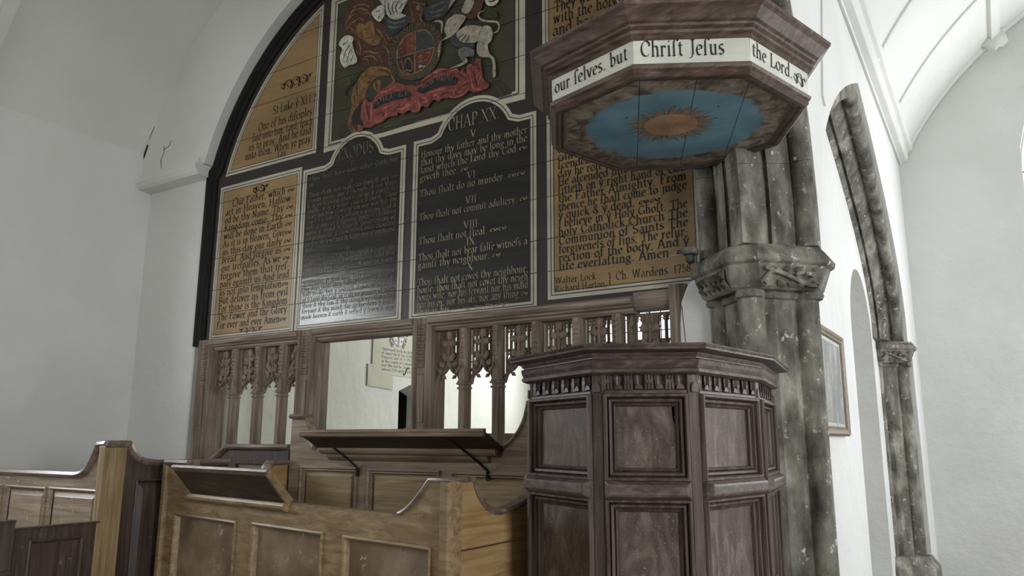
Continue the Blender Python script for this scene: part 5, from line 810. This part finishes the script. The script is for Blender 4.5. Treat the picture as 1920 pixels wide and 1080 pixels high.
# ================================================================== PULPIT
pul = thing('pulpit', 'tall dark oak pulpit with moulded panels and a fluted frieze', 'pulpit')
PP_ = [(-1.775, 2.985), (-1.314, 2.715), (-.975, 2.87), (-.878, 3.403), (-.945, 3.93), (-1.4, 3.9), (-1.72, 3.75), (-1.86, 3.4)]
Z0 = .42
def ploop(off, z): return [(x, y, z) for x, y in offset(PP_, -off)]
def facef(i):
    a = Vector((*PP_[i], 0)); b = Vector((*PP_[(i+1) % 8], 0)); return F((a.x, a.y, 0), (b-a)), (b-a).length
MB().rings([ploop(-.05, Z0), ploop(-.05, 1.9)], True, False).build('core', 'painted_dark', pul)  # near-black shell; the dark behind the split panel is in its colour
MB().box(-1.55, -1.2, 3.15, 3.55, 0, Z0+.02).build('stem', 'oak_dark', pul, bevel=.03)
for i in range(8):  # corner posts
    p = Vector(PP_[i]); a = (Vector(PP_[i-1])-p).normalized(); b = (Vector(PP_[(i+1) % 8])-p).normalized(); w_ = .026; out = -(a+b).normalized()
    q = [p+a*w_+out*.006, p+b*w_+out*.006, p+b*(w_+.012)-out*.03, p-out*.06, p+a*(w_+.012)-out*.03]
    o = MB().rings([[(x, y, z) for x, y in q] for z in (Z0, 1.858)], True, True).build('corner_post', 'oak_dark', pul, bevel=.004)
    c = p+out*.005; fr = F((c.x, c.y, 0), (b-a)); tg = MB()
    tg.prism(fr, [(-.016, 1.793)]+[(-.016*cos(t), 1.793+.03*sin(t)) for t in [pi*k/8 for k in range(1, 8)]]+[(.016, 1.793), (.014, 1.785), (-.014, 1.785)], -.012, .001)
    tg.build('scallop', 'oak_dark', o, smooth=True)
MOULD = [(0, -.03), (0, .014), (.004, .022), (.011, .022), (.015, .014), (.016, -.006), (.022, .004), (.031, .002), (.034, -.014), (.04, -.007), (.046, -.013), (.05, -.028)]
for i in range(8):
    fr, ln = facef(i); s0, s1 = .03, ln-.03
    pn = MB().fbox(fr, s0, s1, 1.79, 1.862, -.05, -.016).build('frieze', 'oak_dark_h', pul)
    if i < 4:
        n_ = max(2, round((s1-s0)/.085))
        for k in range(n_):
            c0 = s0+(s1-s0)*k/n_; u_ = (s1-s0)/n_; bars = MB(); fl = MB()
            for q in (.06, .22, .38): bars.fbox(fr, c0+u_*q-.0045, c0+u_*q+.0045, 1.796, 1.86, -.024, -.003)
            bars.fbox(fr, c0+u_*.03, c0+u_*.41, 1.82, 1.834, -.024, -.002)
            x0, x1 = c0+u_*.46, c0+u_*.98; lp = []
            for zz, sc in ((1.8, .75), (1.83, .9), (1.86, 1.0)):
                lp.append([fr((x0+x1)/2+(x1-x0)/2*sc*-cos(pi*t/6), zz, .006-.022*sin(pi*t/6)*(.6+.4*sc)) for t in range(7)])
            fl.rings(lp, closed=False)
            fl.prism(fr, [((x0+x1)/2-(x1-x0)*.38*cos(pi*t/8), 1.797+.018*sin(pi*t/8)) for t in range(9)], -.014, .006)
            bars.build('fret', 'oak_dark_h', pn); fl.build('flute', 'oak_dark_h', pn, smooth=True)
    MB().fbox(fr, s0, s1, 1.778, 1.792, -.04, .006).build('bead', 'oak_dark_h', pul, bevel=.003)
    for zz0, zz1 in ((1.452, 1.78), (.95, 1.388)):
        mo = MB().framed(fr, s0-.004, s1+.004, zz0, zz1, MOULD, cap=False).build('panel_moulding', 'oak_dark', pul, smooth=False)
        i0 = .048
        if i == 1 and zz0 > 1.4:
            a0, a1, b0, b1 = s0+i0-.01, s1-i0+.01, zz0+i0-.01, zz1-i0+.01
            MB().prism(fr, [(a0, b0), (a1, b0), (a1, b1-.1), (a1-.016, b1-.06), (a1-.02, b1), (a0, b1)], -.024, -.036).build('panel', 'oak_panel', pul)
        else:
            MB().fbox(fr, s0+i0-.01, s1-i0+.01, zz0+i0-.01, zz1-i0+.01, -.036, -.024).build('panel', 'oak_panel', pul)
    rl = MB(); rl.framed(fr, s0-.004, s1+.004, 1.386, 1.454, [(0, -.03), (0, .02), (.012, .042), (.02, .046)]); rl.build('middle_rail', 'oak_dark_h', pul, bevel=.004)
    MB().fbox(fr, s0, s1, Z0, .95, -.05, 0).build('bottom_rail', 'oak_dark_h', pul, bevel=.004)
MB().rings([ploop(-.05, 1.852), ploop(.012, 1.852), ploop(.03, 1.86), ploop(.032, 1.872), ploop(.024, 1.876), ploop(.03, 1.89), ploop(.034, 1.905), ploop(.03, 1.912), ploop(-.05, 1.912)], False, False).build('cornice', 'oak_dark_h', pul)
MB().rings([ploop(-.05, 1.908), ploop(.02, 1.908), ploop(.021, 1.918), ploop(.028, 1.93), ploop(.03, 1.938), ploop(-.05, 1.938)], False, False).build('cove', 'oak_dark_h', pul)
MB().rings([ploop(-.06, 1.933), ploop(.03, 1.934), ploop(.07, 1.939), ploop(.08, 1.942), ploop(.077, 1.95), ploop(.083, 1.958), ploop(.077, 1.965), ploop(-.08, 1.968), ploop(-.08, 1.92)], False, False).build('desk_rim', 'oak_dark_h', pul)

# ================================================================== SOUNDING BOARD
tst = thing('sounding_board', 'octagonal dark oak sounding board with a painted sun hung over the pulpit', 'sounding board')
TC = (-1.22, 3.43); T0 = -129.05
def toct(R, z): return [(TC[0]+R*cos(radians(T0+45*k)), TC[1]+R*sin(radians(T0+45*k)), z) for k in range(8)]
def tp(R): return [(x, y) for x, y, z in toct(R, 0)]
# soffit of four boards
sd = Vector((-.4, .917)).normalized(); sn = Vector((-sd.y, sd.x)); sky = tester_sky(*TC)
cuts = [-9, -.165, .075, .3, 9]   # across the boards, measured from the centre along -sn
base = [Vector(p) for p in tp(.605)]
def clip(poly, n, c, keep):
    out = []
    for i in range(len(poly)):
        p, q = poly[i], poly[(i+1) % len(poly)]; dp, dq = (p.dot(n)-c)*keep, (q.dot(n)-c)*keep
        if dp >= 0: out.append(p)
        if dp*dq < 0: out.append(p+(q-p)*(dp/(dp-dq)))
    return out
cen = Vector(TC)
for k in range(4):
    pl = clip(base, -sn, cen.dot(-sn)+cuts[k]+.0015, 1); pl = clip(pl, -sn, cen.dot(-sn)+cuts[k+1]-.0015, -1)
    if len(pl) > 2: MB().prism(XY, [(p.x, p.y) for p in pl], 3.112, 3.135).build('soffit_board', sky, tst)
sx, sy = -1.212, 3.39; sunm = MB(); core = MB()
ray_pts = []
for k in range(32):
    a = 2*pi*k/32; big = k % 2 == 0; L_ = (.215 if big else .23)*(1+.06*sin(k*2.3)); wv = .11 if big else .05
    c1_ = (sx+.118*cos(a-wv), sy+.118*sin(a-wv)); c2_ = (sx+.118*cos(a+wv), sy+.118*sin(a+wv)); bend = .05 if not big else 0
    mid = (sx+.165*cos(a+bend), sy+.165*sin(a+bend)); tip = (sx+L_*cos(a-bend), sy+L_*sin(a-bend)); hw = .012 if big else .006
    m1 = (mid[0]-hw*-sin(a), mid[1]-hw*cos(a)); m2 = (mid[0]+hw*-sin(a), mid[1]+hw*cos(a))
    sunm.add([(*p, 3.1105) for p in (c1_, m1, tip, m2, c2_)], [(0, 1, 2, 3, 4)])
core.add([(sx+.128*cos(2*pi*k/40), sy+.128*sin(2*pi*k/40), 3.11) for k in range(40)], [tuple(range(40))])
sunm.build('sun_rays', 'sunray', tst); core.build('sun_disc', 'sun', tst)
nbolt = MB()
for q in ((-1.36, 3.2), (-1.0, 3.42), (-1.12, 3.2), (-1.42, 3.5), (-.95, 3.3)): nbolt.add([(q[0]+.006*cos(2*pi*k/6), q[1]+.006*sin(2*pi*k/6), 3.1095) for k in range(6)], [tuple(range(6))])
nbolt.build('nail_heads', 'iron', tst)['kind'] = 'stuff'
MB().rings([toct(.56, 3.112), toct(.575, 3.103), toct(.59, 3.106), toct(.6, 3.098), toct(.618, 3.1), toct(.632, 3.112), toct(.628, 3.122), toct(.64, 3.13), toct(.645, 3.143), toct(.635, 3.153), toct(.6, 3.155), toct(.56, 3.14)], False, False).build('lower_moulding', 'tester_oak', tst)
for k in range(8):
    a = toct(.63, 3.153)[k]; b = toct(.63, 3.153)[(k+1) % 8]; a2 = toct(.636, 3.26)[k]; b2 = toct(.636, 3.26)[(k+1) % 8]
    va = Vector(a); u_ = Vector(b)-va; fr = F(a, u_, Vector(a2)/2+Vector(b2)/2-Vector(a)/2-Vector(b)/2); ln = u_.length; h_ = .107
    f_ = MB().fbox(fr, .0, ln, 0, h_, -.02, 0).build('inscription_band', 'band', tst)
    txt = {0: 'our ſelves. but', 1: 'Chriſt Jeſus', 2: 'the Lord.'}.get(k)
    if txt:
        mb = MB(); xh = .046 if k == 1 else .04
        write(mb, fr, txt, .03 if k == 1 else .016, .034, xh, (ln-.13) if k == 1 else (ln-.04 if k == 0 else ln-.15), .0015, .24); flourish(mb, fr, ln-.075, .05, .1, .06, .0015, 2, .12) if k == 2 else None; mb.build('lettering', 'letter_black', f_)['kind'] = 'stuff'
MB().rings([toct(.6, 3.258), toct(.642, 3.258), toct(.652, 3.266), toct(.648, 3.274), toct(.662, 3.28), toct(.664, 3.292), toct(.656, 3.298), toct(.672, 3.306), toct(.675, 3.316), toct(.69, 3.322), toct(.725, 3.36), toct(.742, 3.372), toct(.745, 3.386), toct(.738, 3.392), toct(.6, 3.392)], False, True).build('cornice', 'tester_oak', tst)
MB().tube([(-1.12, 3.9, 3.39), (-1.08, 4.0, 3.75), (-1.06, 4.05, 3.95)], .012, 8).build('iron_tie', 'iron', tst)
# ================================================================== READING DESK (front, side, back panelling)
CAP = [(-.006, -.05), (-.006, .012), (.006, .022), (.018, .02), (.026, .008), (.026, -.05)]
DF = F((-1.9, 2.58, 0), (-.983, .184, 0)); DF.u = -DF.u; DF.n = DF.u.cross(DF.v)     # a runs to the right; use negative a to the left
desk = thing('reading_desk', 'brown panelled reading desk with a tilted book rest before the pulpit', 'reading desk')
top = [(-2.61, 1.462), (-1.34, 1.462), (-1.22, 1.29), (-.325, 1.29)]
top = [(-2.61, 1.455), (-2.3, 1.455)] + [(-2.22, 1.30), (-.325, 1.29)] + [(-.325+.195*t, 1.29+.147*t**1.45) for t in [i/10 for i in range(1, 11)]] + [(0, 1.437)]
outl = [(-2.61, 0)] + [(0, 0)] + top[::-1]
holes = [rect(-.715, -.115, .66, 1.172), rect(-1.525, -.88, .66, 1.172), rect(-2.437, -1.702, .66, 1.165)]
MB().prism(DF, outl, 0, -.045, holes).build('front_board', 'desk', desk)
for h in holes:
    x0, x1, z0, z1 = h[0][0], h[1][0], h[0][1], h[2][1]
    MB().fbox(DF, x0-.01, x1+.01, z0-.01, z1+.01, -.04, -.022).build('panel', 'panel', desk)
    MB().framed(DF, x0-.004, x1+.004, z0-.004, z1+.004, [(0, -.01), (0, .006), (.008, .012), (.016, .004), (.02, -.006), (.024, -.022)], cap=False).build('panel_bead', 'desk', desk)
MB().sweep(DF, top[3:], [(-.004, -.048), (-.004, .006), (.004, .012), (.012, .008), (.014, -.048)]).build('cap_moulding', 'cap', desk, smooth=True)
MB().sweep(DF, top[:2], [(-.006, -.06), (-.006, .02), (.01, .03), (.026, .02), (.026, -.06)]).build('cap_moulding', 'cap', desk, smooth=True)
for a0, a1, zt in ((-.055, .012, 1.437), (-2.635, -2.575, 1.455)):
    pr = MB(); pr.rings([[DF(a, z, d) for a, d in ((a0, -.05), (a0, .012), (a0+.012, .022), (a1-.012, .022), (a1, .01), (a1, -.05))] for z in (0, zt)], True, True); pr.build('corner_post', 'desk', desk)
# tilted book rest, its underside towards the aisle
br = MB(); sec = [(0, 1.285), (.12, 1.425), (.128, 1.44), (.112, 1.452), (.1, 1.447), (-.015, 1.305)]
br.rings([[DF(a, z, d) for d, z in sec] for a in (-2.25, -1.2)], True, True); rest = br.build('book_rest', 'rest', desk)
lip = MB(); lip.rings([[DF(a, z, d) for d, z in ((.108, 1.412), (.13, 1.436), (.138, 1.446), (.13, 1.458), (.118, 1.46), (.104, 1.448))] for a in (-2.255, -1.195)], True, True); lip.build('rest_edge', 'cap', rest)
en = MB(); en.rings([[DF(a, z, d) for d, z in ((-.004, 1.28), (.006, 1.276), (.128, 1.42), (.134, 1.448), (.112, 1.458), (-.018, 1.31))] for a in (-1.205, -1.18)], True, True); en.build('rest_end', 'desk', rest, bevel=.003)
ldg = MB(); ldg.rings([[DF(a, z, d) for d, z in ((0, 1.245), (.02, 1.25), (.034, 1.262), (.036, 1.278), (.026, 1.292), (0, 1.292))] for a in (-2.24, -1.19)], True, True); ldg.build('ledge', 'desk', desk, bevel=.003)
# side towards the pulpit: two boards with an open joint
SF = YZ(-1.9)
stop_ = [(2.6, 1.437), (2.735, 1.437)] + [(2.735+.2*sin(t), 1.437-.147*(1-cos(t))*1.0-.0) for t in []]
cv = smooth_path([(2.735, 1.437), (2.755, 1.39), (2.8, 1.34), (2.86, 1.305), (2.94, 1.288), (3.05, 1.3), (3.15, 1.32), (3.2, 1.35), (3.26, 1.42), (3.3, 1.44)], 3)
stop_ = [(2.6, 1.437)] + cv + [(3.58, 1.44)]
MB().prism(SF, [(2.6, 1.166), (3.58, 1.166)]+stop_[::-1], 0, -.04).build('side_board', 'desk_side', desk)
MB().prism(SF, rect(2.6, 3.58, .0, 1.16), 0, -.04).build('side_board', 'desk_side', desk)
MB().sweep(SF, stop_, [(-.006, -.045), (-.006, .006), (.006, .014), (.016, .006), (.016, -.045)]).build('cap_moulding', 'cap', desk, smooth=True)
# far end of the box
LF = YZ(-3.96); lt_ = [(3.06, 1.25), (3.3, 1.27)] + smooth_path([(3.3, 1.27), (3.36, 1.3), (3.41, 1.36), (3.44, 1.43), (3.455, 1.45)], 3)[1:] + [(3.58, 1.45)]
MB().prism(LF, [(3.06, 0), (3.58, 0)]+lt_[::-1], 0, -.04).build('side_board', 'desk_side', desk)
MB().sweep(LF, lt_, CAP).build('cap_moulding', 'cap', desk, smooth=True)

# clerk's panelling behind, with its own rest on iron stays
CF = XZ(3.6)
clk = thing('clerk_desk', 'brown panelled seat back with a broad bracketed shelf below the screen', 'panelling')
ctop = [(-3.965, 1.74), (-3.835, 1.74)] + smooth_path([(-3.835, 1.74), (-3.81, 1.69), (-3.77, 1.63), (-3.7, 1.59), (-3.6, 1.575)], 3)[1:] + [(-2.42, 1.555)] + smooth_path([(-2.42, 1.555), (-2.3, 1.566), (-2.22, 1.63), (-2.17, 1.71), (-2.145, 1.8)], 4)[1:] + [(-1.93, 1.82)]
ph = [rect(-3.855, -3.37, .8, 1.435), rect(-3.28, -2.735, .8, 1.43), rect(-2.647, -2.1, .8, 1.425)]
MB().prism(CF, [(-3.965, 0), (-1.93, 0)]+ctop[::-1], 0, -.045, ph).build('frame_board', 'back', clk)
for h in ph:
    x0, x1, z0, z1 = h[0][0], h[1][0], h[0][1], h[2][1]
    MB().framed(CF, x0-.004, x1+.004, z0-.004, z1+.004, [(0, -.01), (0, .008), (.01, .014), (.018, .004), (.024, .006), (.03, -.018)], cap=False).build('panel_bead', 'back', clk)
    MB().framed(CF, x0+.02, x1-.02, z0+.02, z1-.02, [(0, -.03), (0, -.024), (.034, -.006), (.036, -.002)]).build('panel', 'back_panel', clk)
MB().sweep(CF, ctop[:2], [(0, -.06), (0, .02), (.014, .03), (.03, .02), (.03, -.06)]).build('cap_moulding', 'cap', clk, smooth=True)
MB().sweep(CF, ctop[1:], [(-.004, -.045), (-.004, .006), (.006, .012), (.014, .006), (.014, -.045)]).build('cap_moulding', 'back', clk, smooth=True)
sh = MB(); sec = [(.0, 1.545), (.06, 1.556), (.2, 1.628), (.206, 1.64), (.19, 1.652), (.02, 1.575), (0, 1.575)]
sh.rings([[CF(a, z, d) for d, z in sec] for a in (-3.655, -2.305)], True, True); shelf = sh.build('book_rest', 'rest', clk)
ed = MB(); ed.rings([[CF(a, z, d) for d, z in ((.188, 1.618), (.21, 1.624), (.214, 1.634), (.206, 1.64), (.214, 1.65), (.208, 1.662), (.188, 1.665))] for a in (-3.665, -2.295)], True, True); ed.build('rest_edge', 'back', shelf)
rd = MB(); rd.tube([CF(-3.64, 1.545, .035), CF(-2.32, 1.545, .035)], .028, 12); rd.build('roll_moulding', 'back', shelf, smooth=True)
lg = MB(); lg.rings([[CF(a, z, d) for d, z in ((0, 1.478), (.012, 1.484), (.03, 1.5), (.036, 1.512), (.03, 1.52), (0, 1.522))] for a in (-3.6, -2.39)], True, True); lg.build('ledge', 'back', clk, bevel=.002)
for a in (-3.36, -2.4):
    iv = MB(); iv.tube([CF(a-.16, 1.615, .165), CF(a-.1, 1.56, .12), CF(a-.04, 1.49, .05), CF(a, 1.44, .012), CF(a, 1.4, .01)], [.006, .007, .007, .008, .009], 7); o = iv.build('iron_stay', 'iron', clk, smooth=True)
    MB().fbox(CF, a-.014, a+.014, 1.385, 1.435, 0, .012).build('stay_plate', 'iron', o, bevel=.004)
# carved stub at the left end of the rest
MB().tube([CF(-3.79, 1.62, .03), CF(-3.72, 1.585, .05), CF(-3.67, 1.555, .07)], [.012, .022, .02], 8).build('scroll_stop', 'back', clk, smooth=True)

# ================================================================== BOX PEWS
def raised(fr, x0, x1, z0, z1, m, root, d=0.0):
    MB().framed(fr, x0-.006, x1+.006, z0-.006, z1+.006, [(0, d-.01), (0, d+.01), (.008, d+.014), (.016, d+.004), (.02, d-.012)], cap=False).build('panel_bead', m, root)
    MB().framed(fr, x0+.014, x1-.014, z0+.014, z1-.014, [(0, d-.03), (0, d-.02), (.035, d-.004), (.038, d-.002)]).build('panel', 'panel' if m == 'pew_x' else m, root)
PWY = 2.74; WF = XZ(PWY); XF = YZ(-4.6)
pew = thing('box_pew', 'tall panelled box pew whose capped corner sweeps up beside the reading desk', 'pew', 'box pews')
ptop = [(-6.9, 1.375), (-4.9, 1.375)] + smooth_path([(-4.9, 1.375), (-4.82, 1.39), (-4.76, 1.43), (-4.71, 1.5), (-4.68, 1.56)], 4)[1:] + [(-4.6, 1.565)]
ph = [rect(-6.84, -6.34, .6, 1.295), rect(-6.285, -5.79, .6, 1.295), rect(-5.735, -5.24, .6, 1.296), rect(-5.193, -4.662, .6, 1.3)]
MB().prism(WF, [(-6.9, 0), (-4.6, 0)]+ptop[::-1], 0, -.045, ph).build('back_board', 'pew', pew)
for h in ph: raised(WF, h[0][0], h[1][0], h[0][1], h[2][1], 'pew', pew)
PCAP = [(-.01, -.06), (-.01, .012), (.0, .024), (.012, .03), (.03, .02), (.034, -.01), (.03, -.06)]
MB().sweep(WF, ptop, PCAP).build('cap_moulding', 'cap', pew, smooth=True)
stp = [(2.72, 1.565), (2.86, 1.565)] + smooth_path([(2.86, 1.565), (2.89, 1.52), (2.94, 1.475), (3.0, 1.455), (3.08, 1.445)], 4)[1:] + [(3.62, 1.44)]
sph = [rect(2.945, 3.5, .3, 1.352)]
MB().prism(XF, [(2.785, 0), (3.62, 0)]+stp[::-1][:-1]+[(2.785, 1.565)], 0, -.045, sph).build('side_board', 'pew_dark', pew)
for h in sph: raised(XF, h[0][0], h[1][0], h[0][1], h[2][1], 'pew_dark', pew)
MB().fbox(XF, 2.715, 2.86, 0, 1.565, -.05, .008).build('corner_stile', 'stile', pew, bevel=.004)
MB().sweep(XF, stp, PCAP).build('cap_moulding', 'cap', pew, smooth=True)
# low doors of the nearer pew
dr = thing('pew_door', 'low dark brown pew door with one sunk panel below the pale panelling', 'pew door', 'low pew doors')
dh = [rect(2.345, 2.65, .2, 1.055)]
MB().prism(XF, rect(2.272, 2.735, .06, 1.118), 0, -.035, dh).build('door_frame', 'pew_dark', dr)
MB().fbox(XF, 2.34, 2.655, .19, 1.06, -.03, -.018).build('panel', 'pew_dark', dr)
MB().framed(XF, 2.343, 2.652, .198, 1.058, [(0, -.01), (0, .004), (.01, .008), (.02, 0), (.026, -.018)], cap=False).build('panel_bead', 'pew_dark', dr)
MB().fbox(XF, 2.27, 2.737, 1.116, 1.128, -.04, .008).build('top_edge', 'pew_dark', dr, bevel=.003)
d2 = thing('pew_door', 'sliver of another dark pew door with a turn latch, at the photo edge', 'pew door', 'low pew doors')
MB().prism(XF, rect(1.6, 2.262, .06, 1.16), 0, -.035, [rect(1.7, 2.16, .2, 1.06)]).build('door_frame', 'pew_dark', d2)
MB().fbox(XF, 1.69, 2.17, .19, 1.07, -.03, -.018).build('panel', 'pew_dark', d2)
MB().fbox(XF, 1.598, 2.264, 1.158, 1.172, -.04, .008).build('top_edge', 'pew_dark', d2, bevel=.003)
lt = MB(); lt.prism(XF, [(2.17, .86), (2.25, .885), (2.262, .9), (2.25, .915), (2.17, .895), (2.16, .878)], .002, .018); lt.build('latch', 'pew_dark', d2, bevel=.003)
# pew beside the screen
p2 = thing('box_pew', 'brown pew back with a curved capped top in front of the screen lights', 'pew', 'box pews')
BF = XZ(3.9); bt = [(-5.9, 1.4), (-5.25, 1.4)] + smooth_path([(-5.25, 1.4), (-5.16, 1.43), (-5.08, 1.47), (-5.0, 1.525), (-4.955, 1.54)], 3)[1:] + [(-4.3, 1.54)]
MB().prism(BF, [(-5.9, 0), (-4.3, 0)]+bt[::-1], 0, -.045, [rect(-4.87, -4.4, .5, 1.43)]).build('back_board', 'pew_dark', p2)
MB().fbox(BF, -4.88, -4.39, .49, 1.44, -.035, -.02).build('panel', 'back', p2)
MB().sweep(BF, bt, PCAP).build('cap_moulding', 'cap', p2, smooth=True)
MB().fbox(BF, -4.36, -4.3, 0, 1.54, -.05, .01).build('end_stile', 'pew_dark', p2, bevel=.004)
# bench top glimpsed in the chancel
bn = thing('chancel_bench', 'small rounded bench end glimpsed past the wide gap of the screen', 'bench')
MB().prism(YZ(-4.25), [(5.0, 0), (5.4, 0), (5.4, 1.62), (5.36, 1.68), (5.2, 1.71), (5.04, 1.68), (5.0, 1.62)], 0, -.07).build('bench_end', 'screen_oak', bn, bevel=.012)
MB().box(-4.25, -3.3, 5.3, 5.35, .2, 1.66).build('bench_back', 'screen_oak_h', bn, bevel=.01)
MB().box(-4.25, -3.3, 4.98, 5.32, .42, .46).build('seat', 'screen_oak_h', bn, bevel=.01)

# ================================================================== PICTURE AND MEMORIAL
IF_ = YZ(-1.0)
pic = thing('framed_picture', 'faded print in a dark gilt frame on the white infill wall', 'picture')
MB().framed(IF_, 5.3, 6.34, 1.64, 2.39, [(0, .0), (0, .03), (.015, .045), (.03, .04), (.045, .03), (.055, .032), (.065, .02)], cap=False).build('frame', 'gilt', pic)
MB().fbox(IF_, 5.34, 6.3, 1.68, 2.35, .004, .018).build('backing', 'mount', pic)
MB().flat(IF_, rect(5.42, 6.23, 1.73, 2.3), .0195).build('print', 'print', pic)
mem = thing('wall_memorial', 'painted memorial tablet with a black cross shield on the chancel wall', 'memorial')
MF = YZ(-5.9)
MB().prism(MF, [(6.4, 2.2), (6.83, 2.17), (6.83, 2.36), (6.6, 2.37), (6.6, 3.3), (6.47, 3.3), (6.47, 2.44), (6.4, 2.44)], .002, .012).build('stone_border', 'tablet_edge', mem)
MB().prism(MF, rect(6.6, 7.2, 2.34, 3.3), .002, .01).build('tablet', 'tablet', mem)
MB().prism(MF, rect(7.2, 7.27, 2.34, 3.3), .002, .018).build('side_strip', 'tablet_edge', mem)
sh_ = [(6.8, 2.92), (6.8, 2.78), (6.83, 2.72), (6.9, 2.68), (6.97, 2.72), (7.0, 2.78), (7.0, 2.92)]
MB().prism(MF, sh_, .01, .016).build('shield', 'band', mem)
cr = MB(); cr.fbox(MF, 6.885, 6.915, 2.68, 2.92, .016, .018); cr.fbox(MF, 6.8, 7.0, 2.79, 2.82, .016, .018)
for y, z in ((6.842, 2.865), (6.958, 2.865), (6.848, 2.745), (6.952, 2.745)): cr.add([MF(y+(.022 if k % 2 == 0 else .009)*sin(2*pi*k/10), z+(.022 if k % 2 == 0 else .009)*cos(2*pi*k/10), .0175) for k in range(10)], [tuple(range(10))])
cr.build('cross_and_stars', 'ink', mem)
sc_ = MB()
for s in (-1, 1):
    for (dy, dz, r) in ((.13, .0, .03), (.14, .07, .026), (.12, -.07, .024), (.1, -.12, .016), (.1, .12, .03)): sc_.sweep(MF, [(6.9+s*dy+r*cos(t), 2.81+dz+r*sin(t)*1.2) for t in [k*.5 for k in range(12)]], [(-.006, .01), (-.006, .016), (.006, .016), (.006, .01)])
sc_.build('scrollwork', 'mane', mem)['kind'] = 'stuff'
ml = MB()
for i, t in enumerate(['Underneath lyeth the Body', 'of Samuel the 3d Son of John', 'Pinnock late of St Iſſey', 'in the County of Cornwall', 'Gent. Who died the 23d day of', 'January 1720 aged 17 years']):
    write(ml, MF, t, 6.62, 2.615-i*.046, .021, .56, .0115, .22)
ml.build('lettering', 'ink', mem)['kind'] = 'stuff'
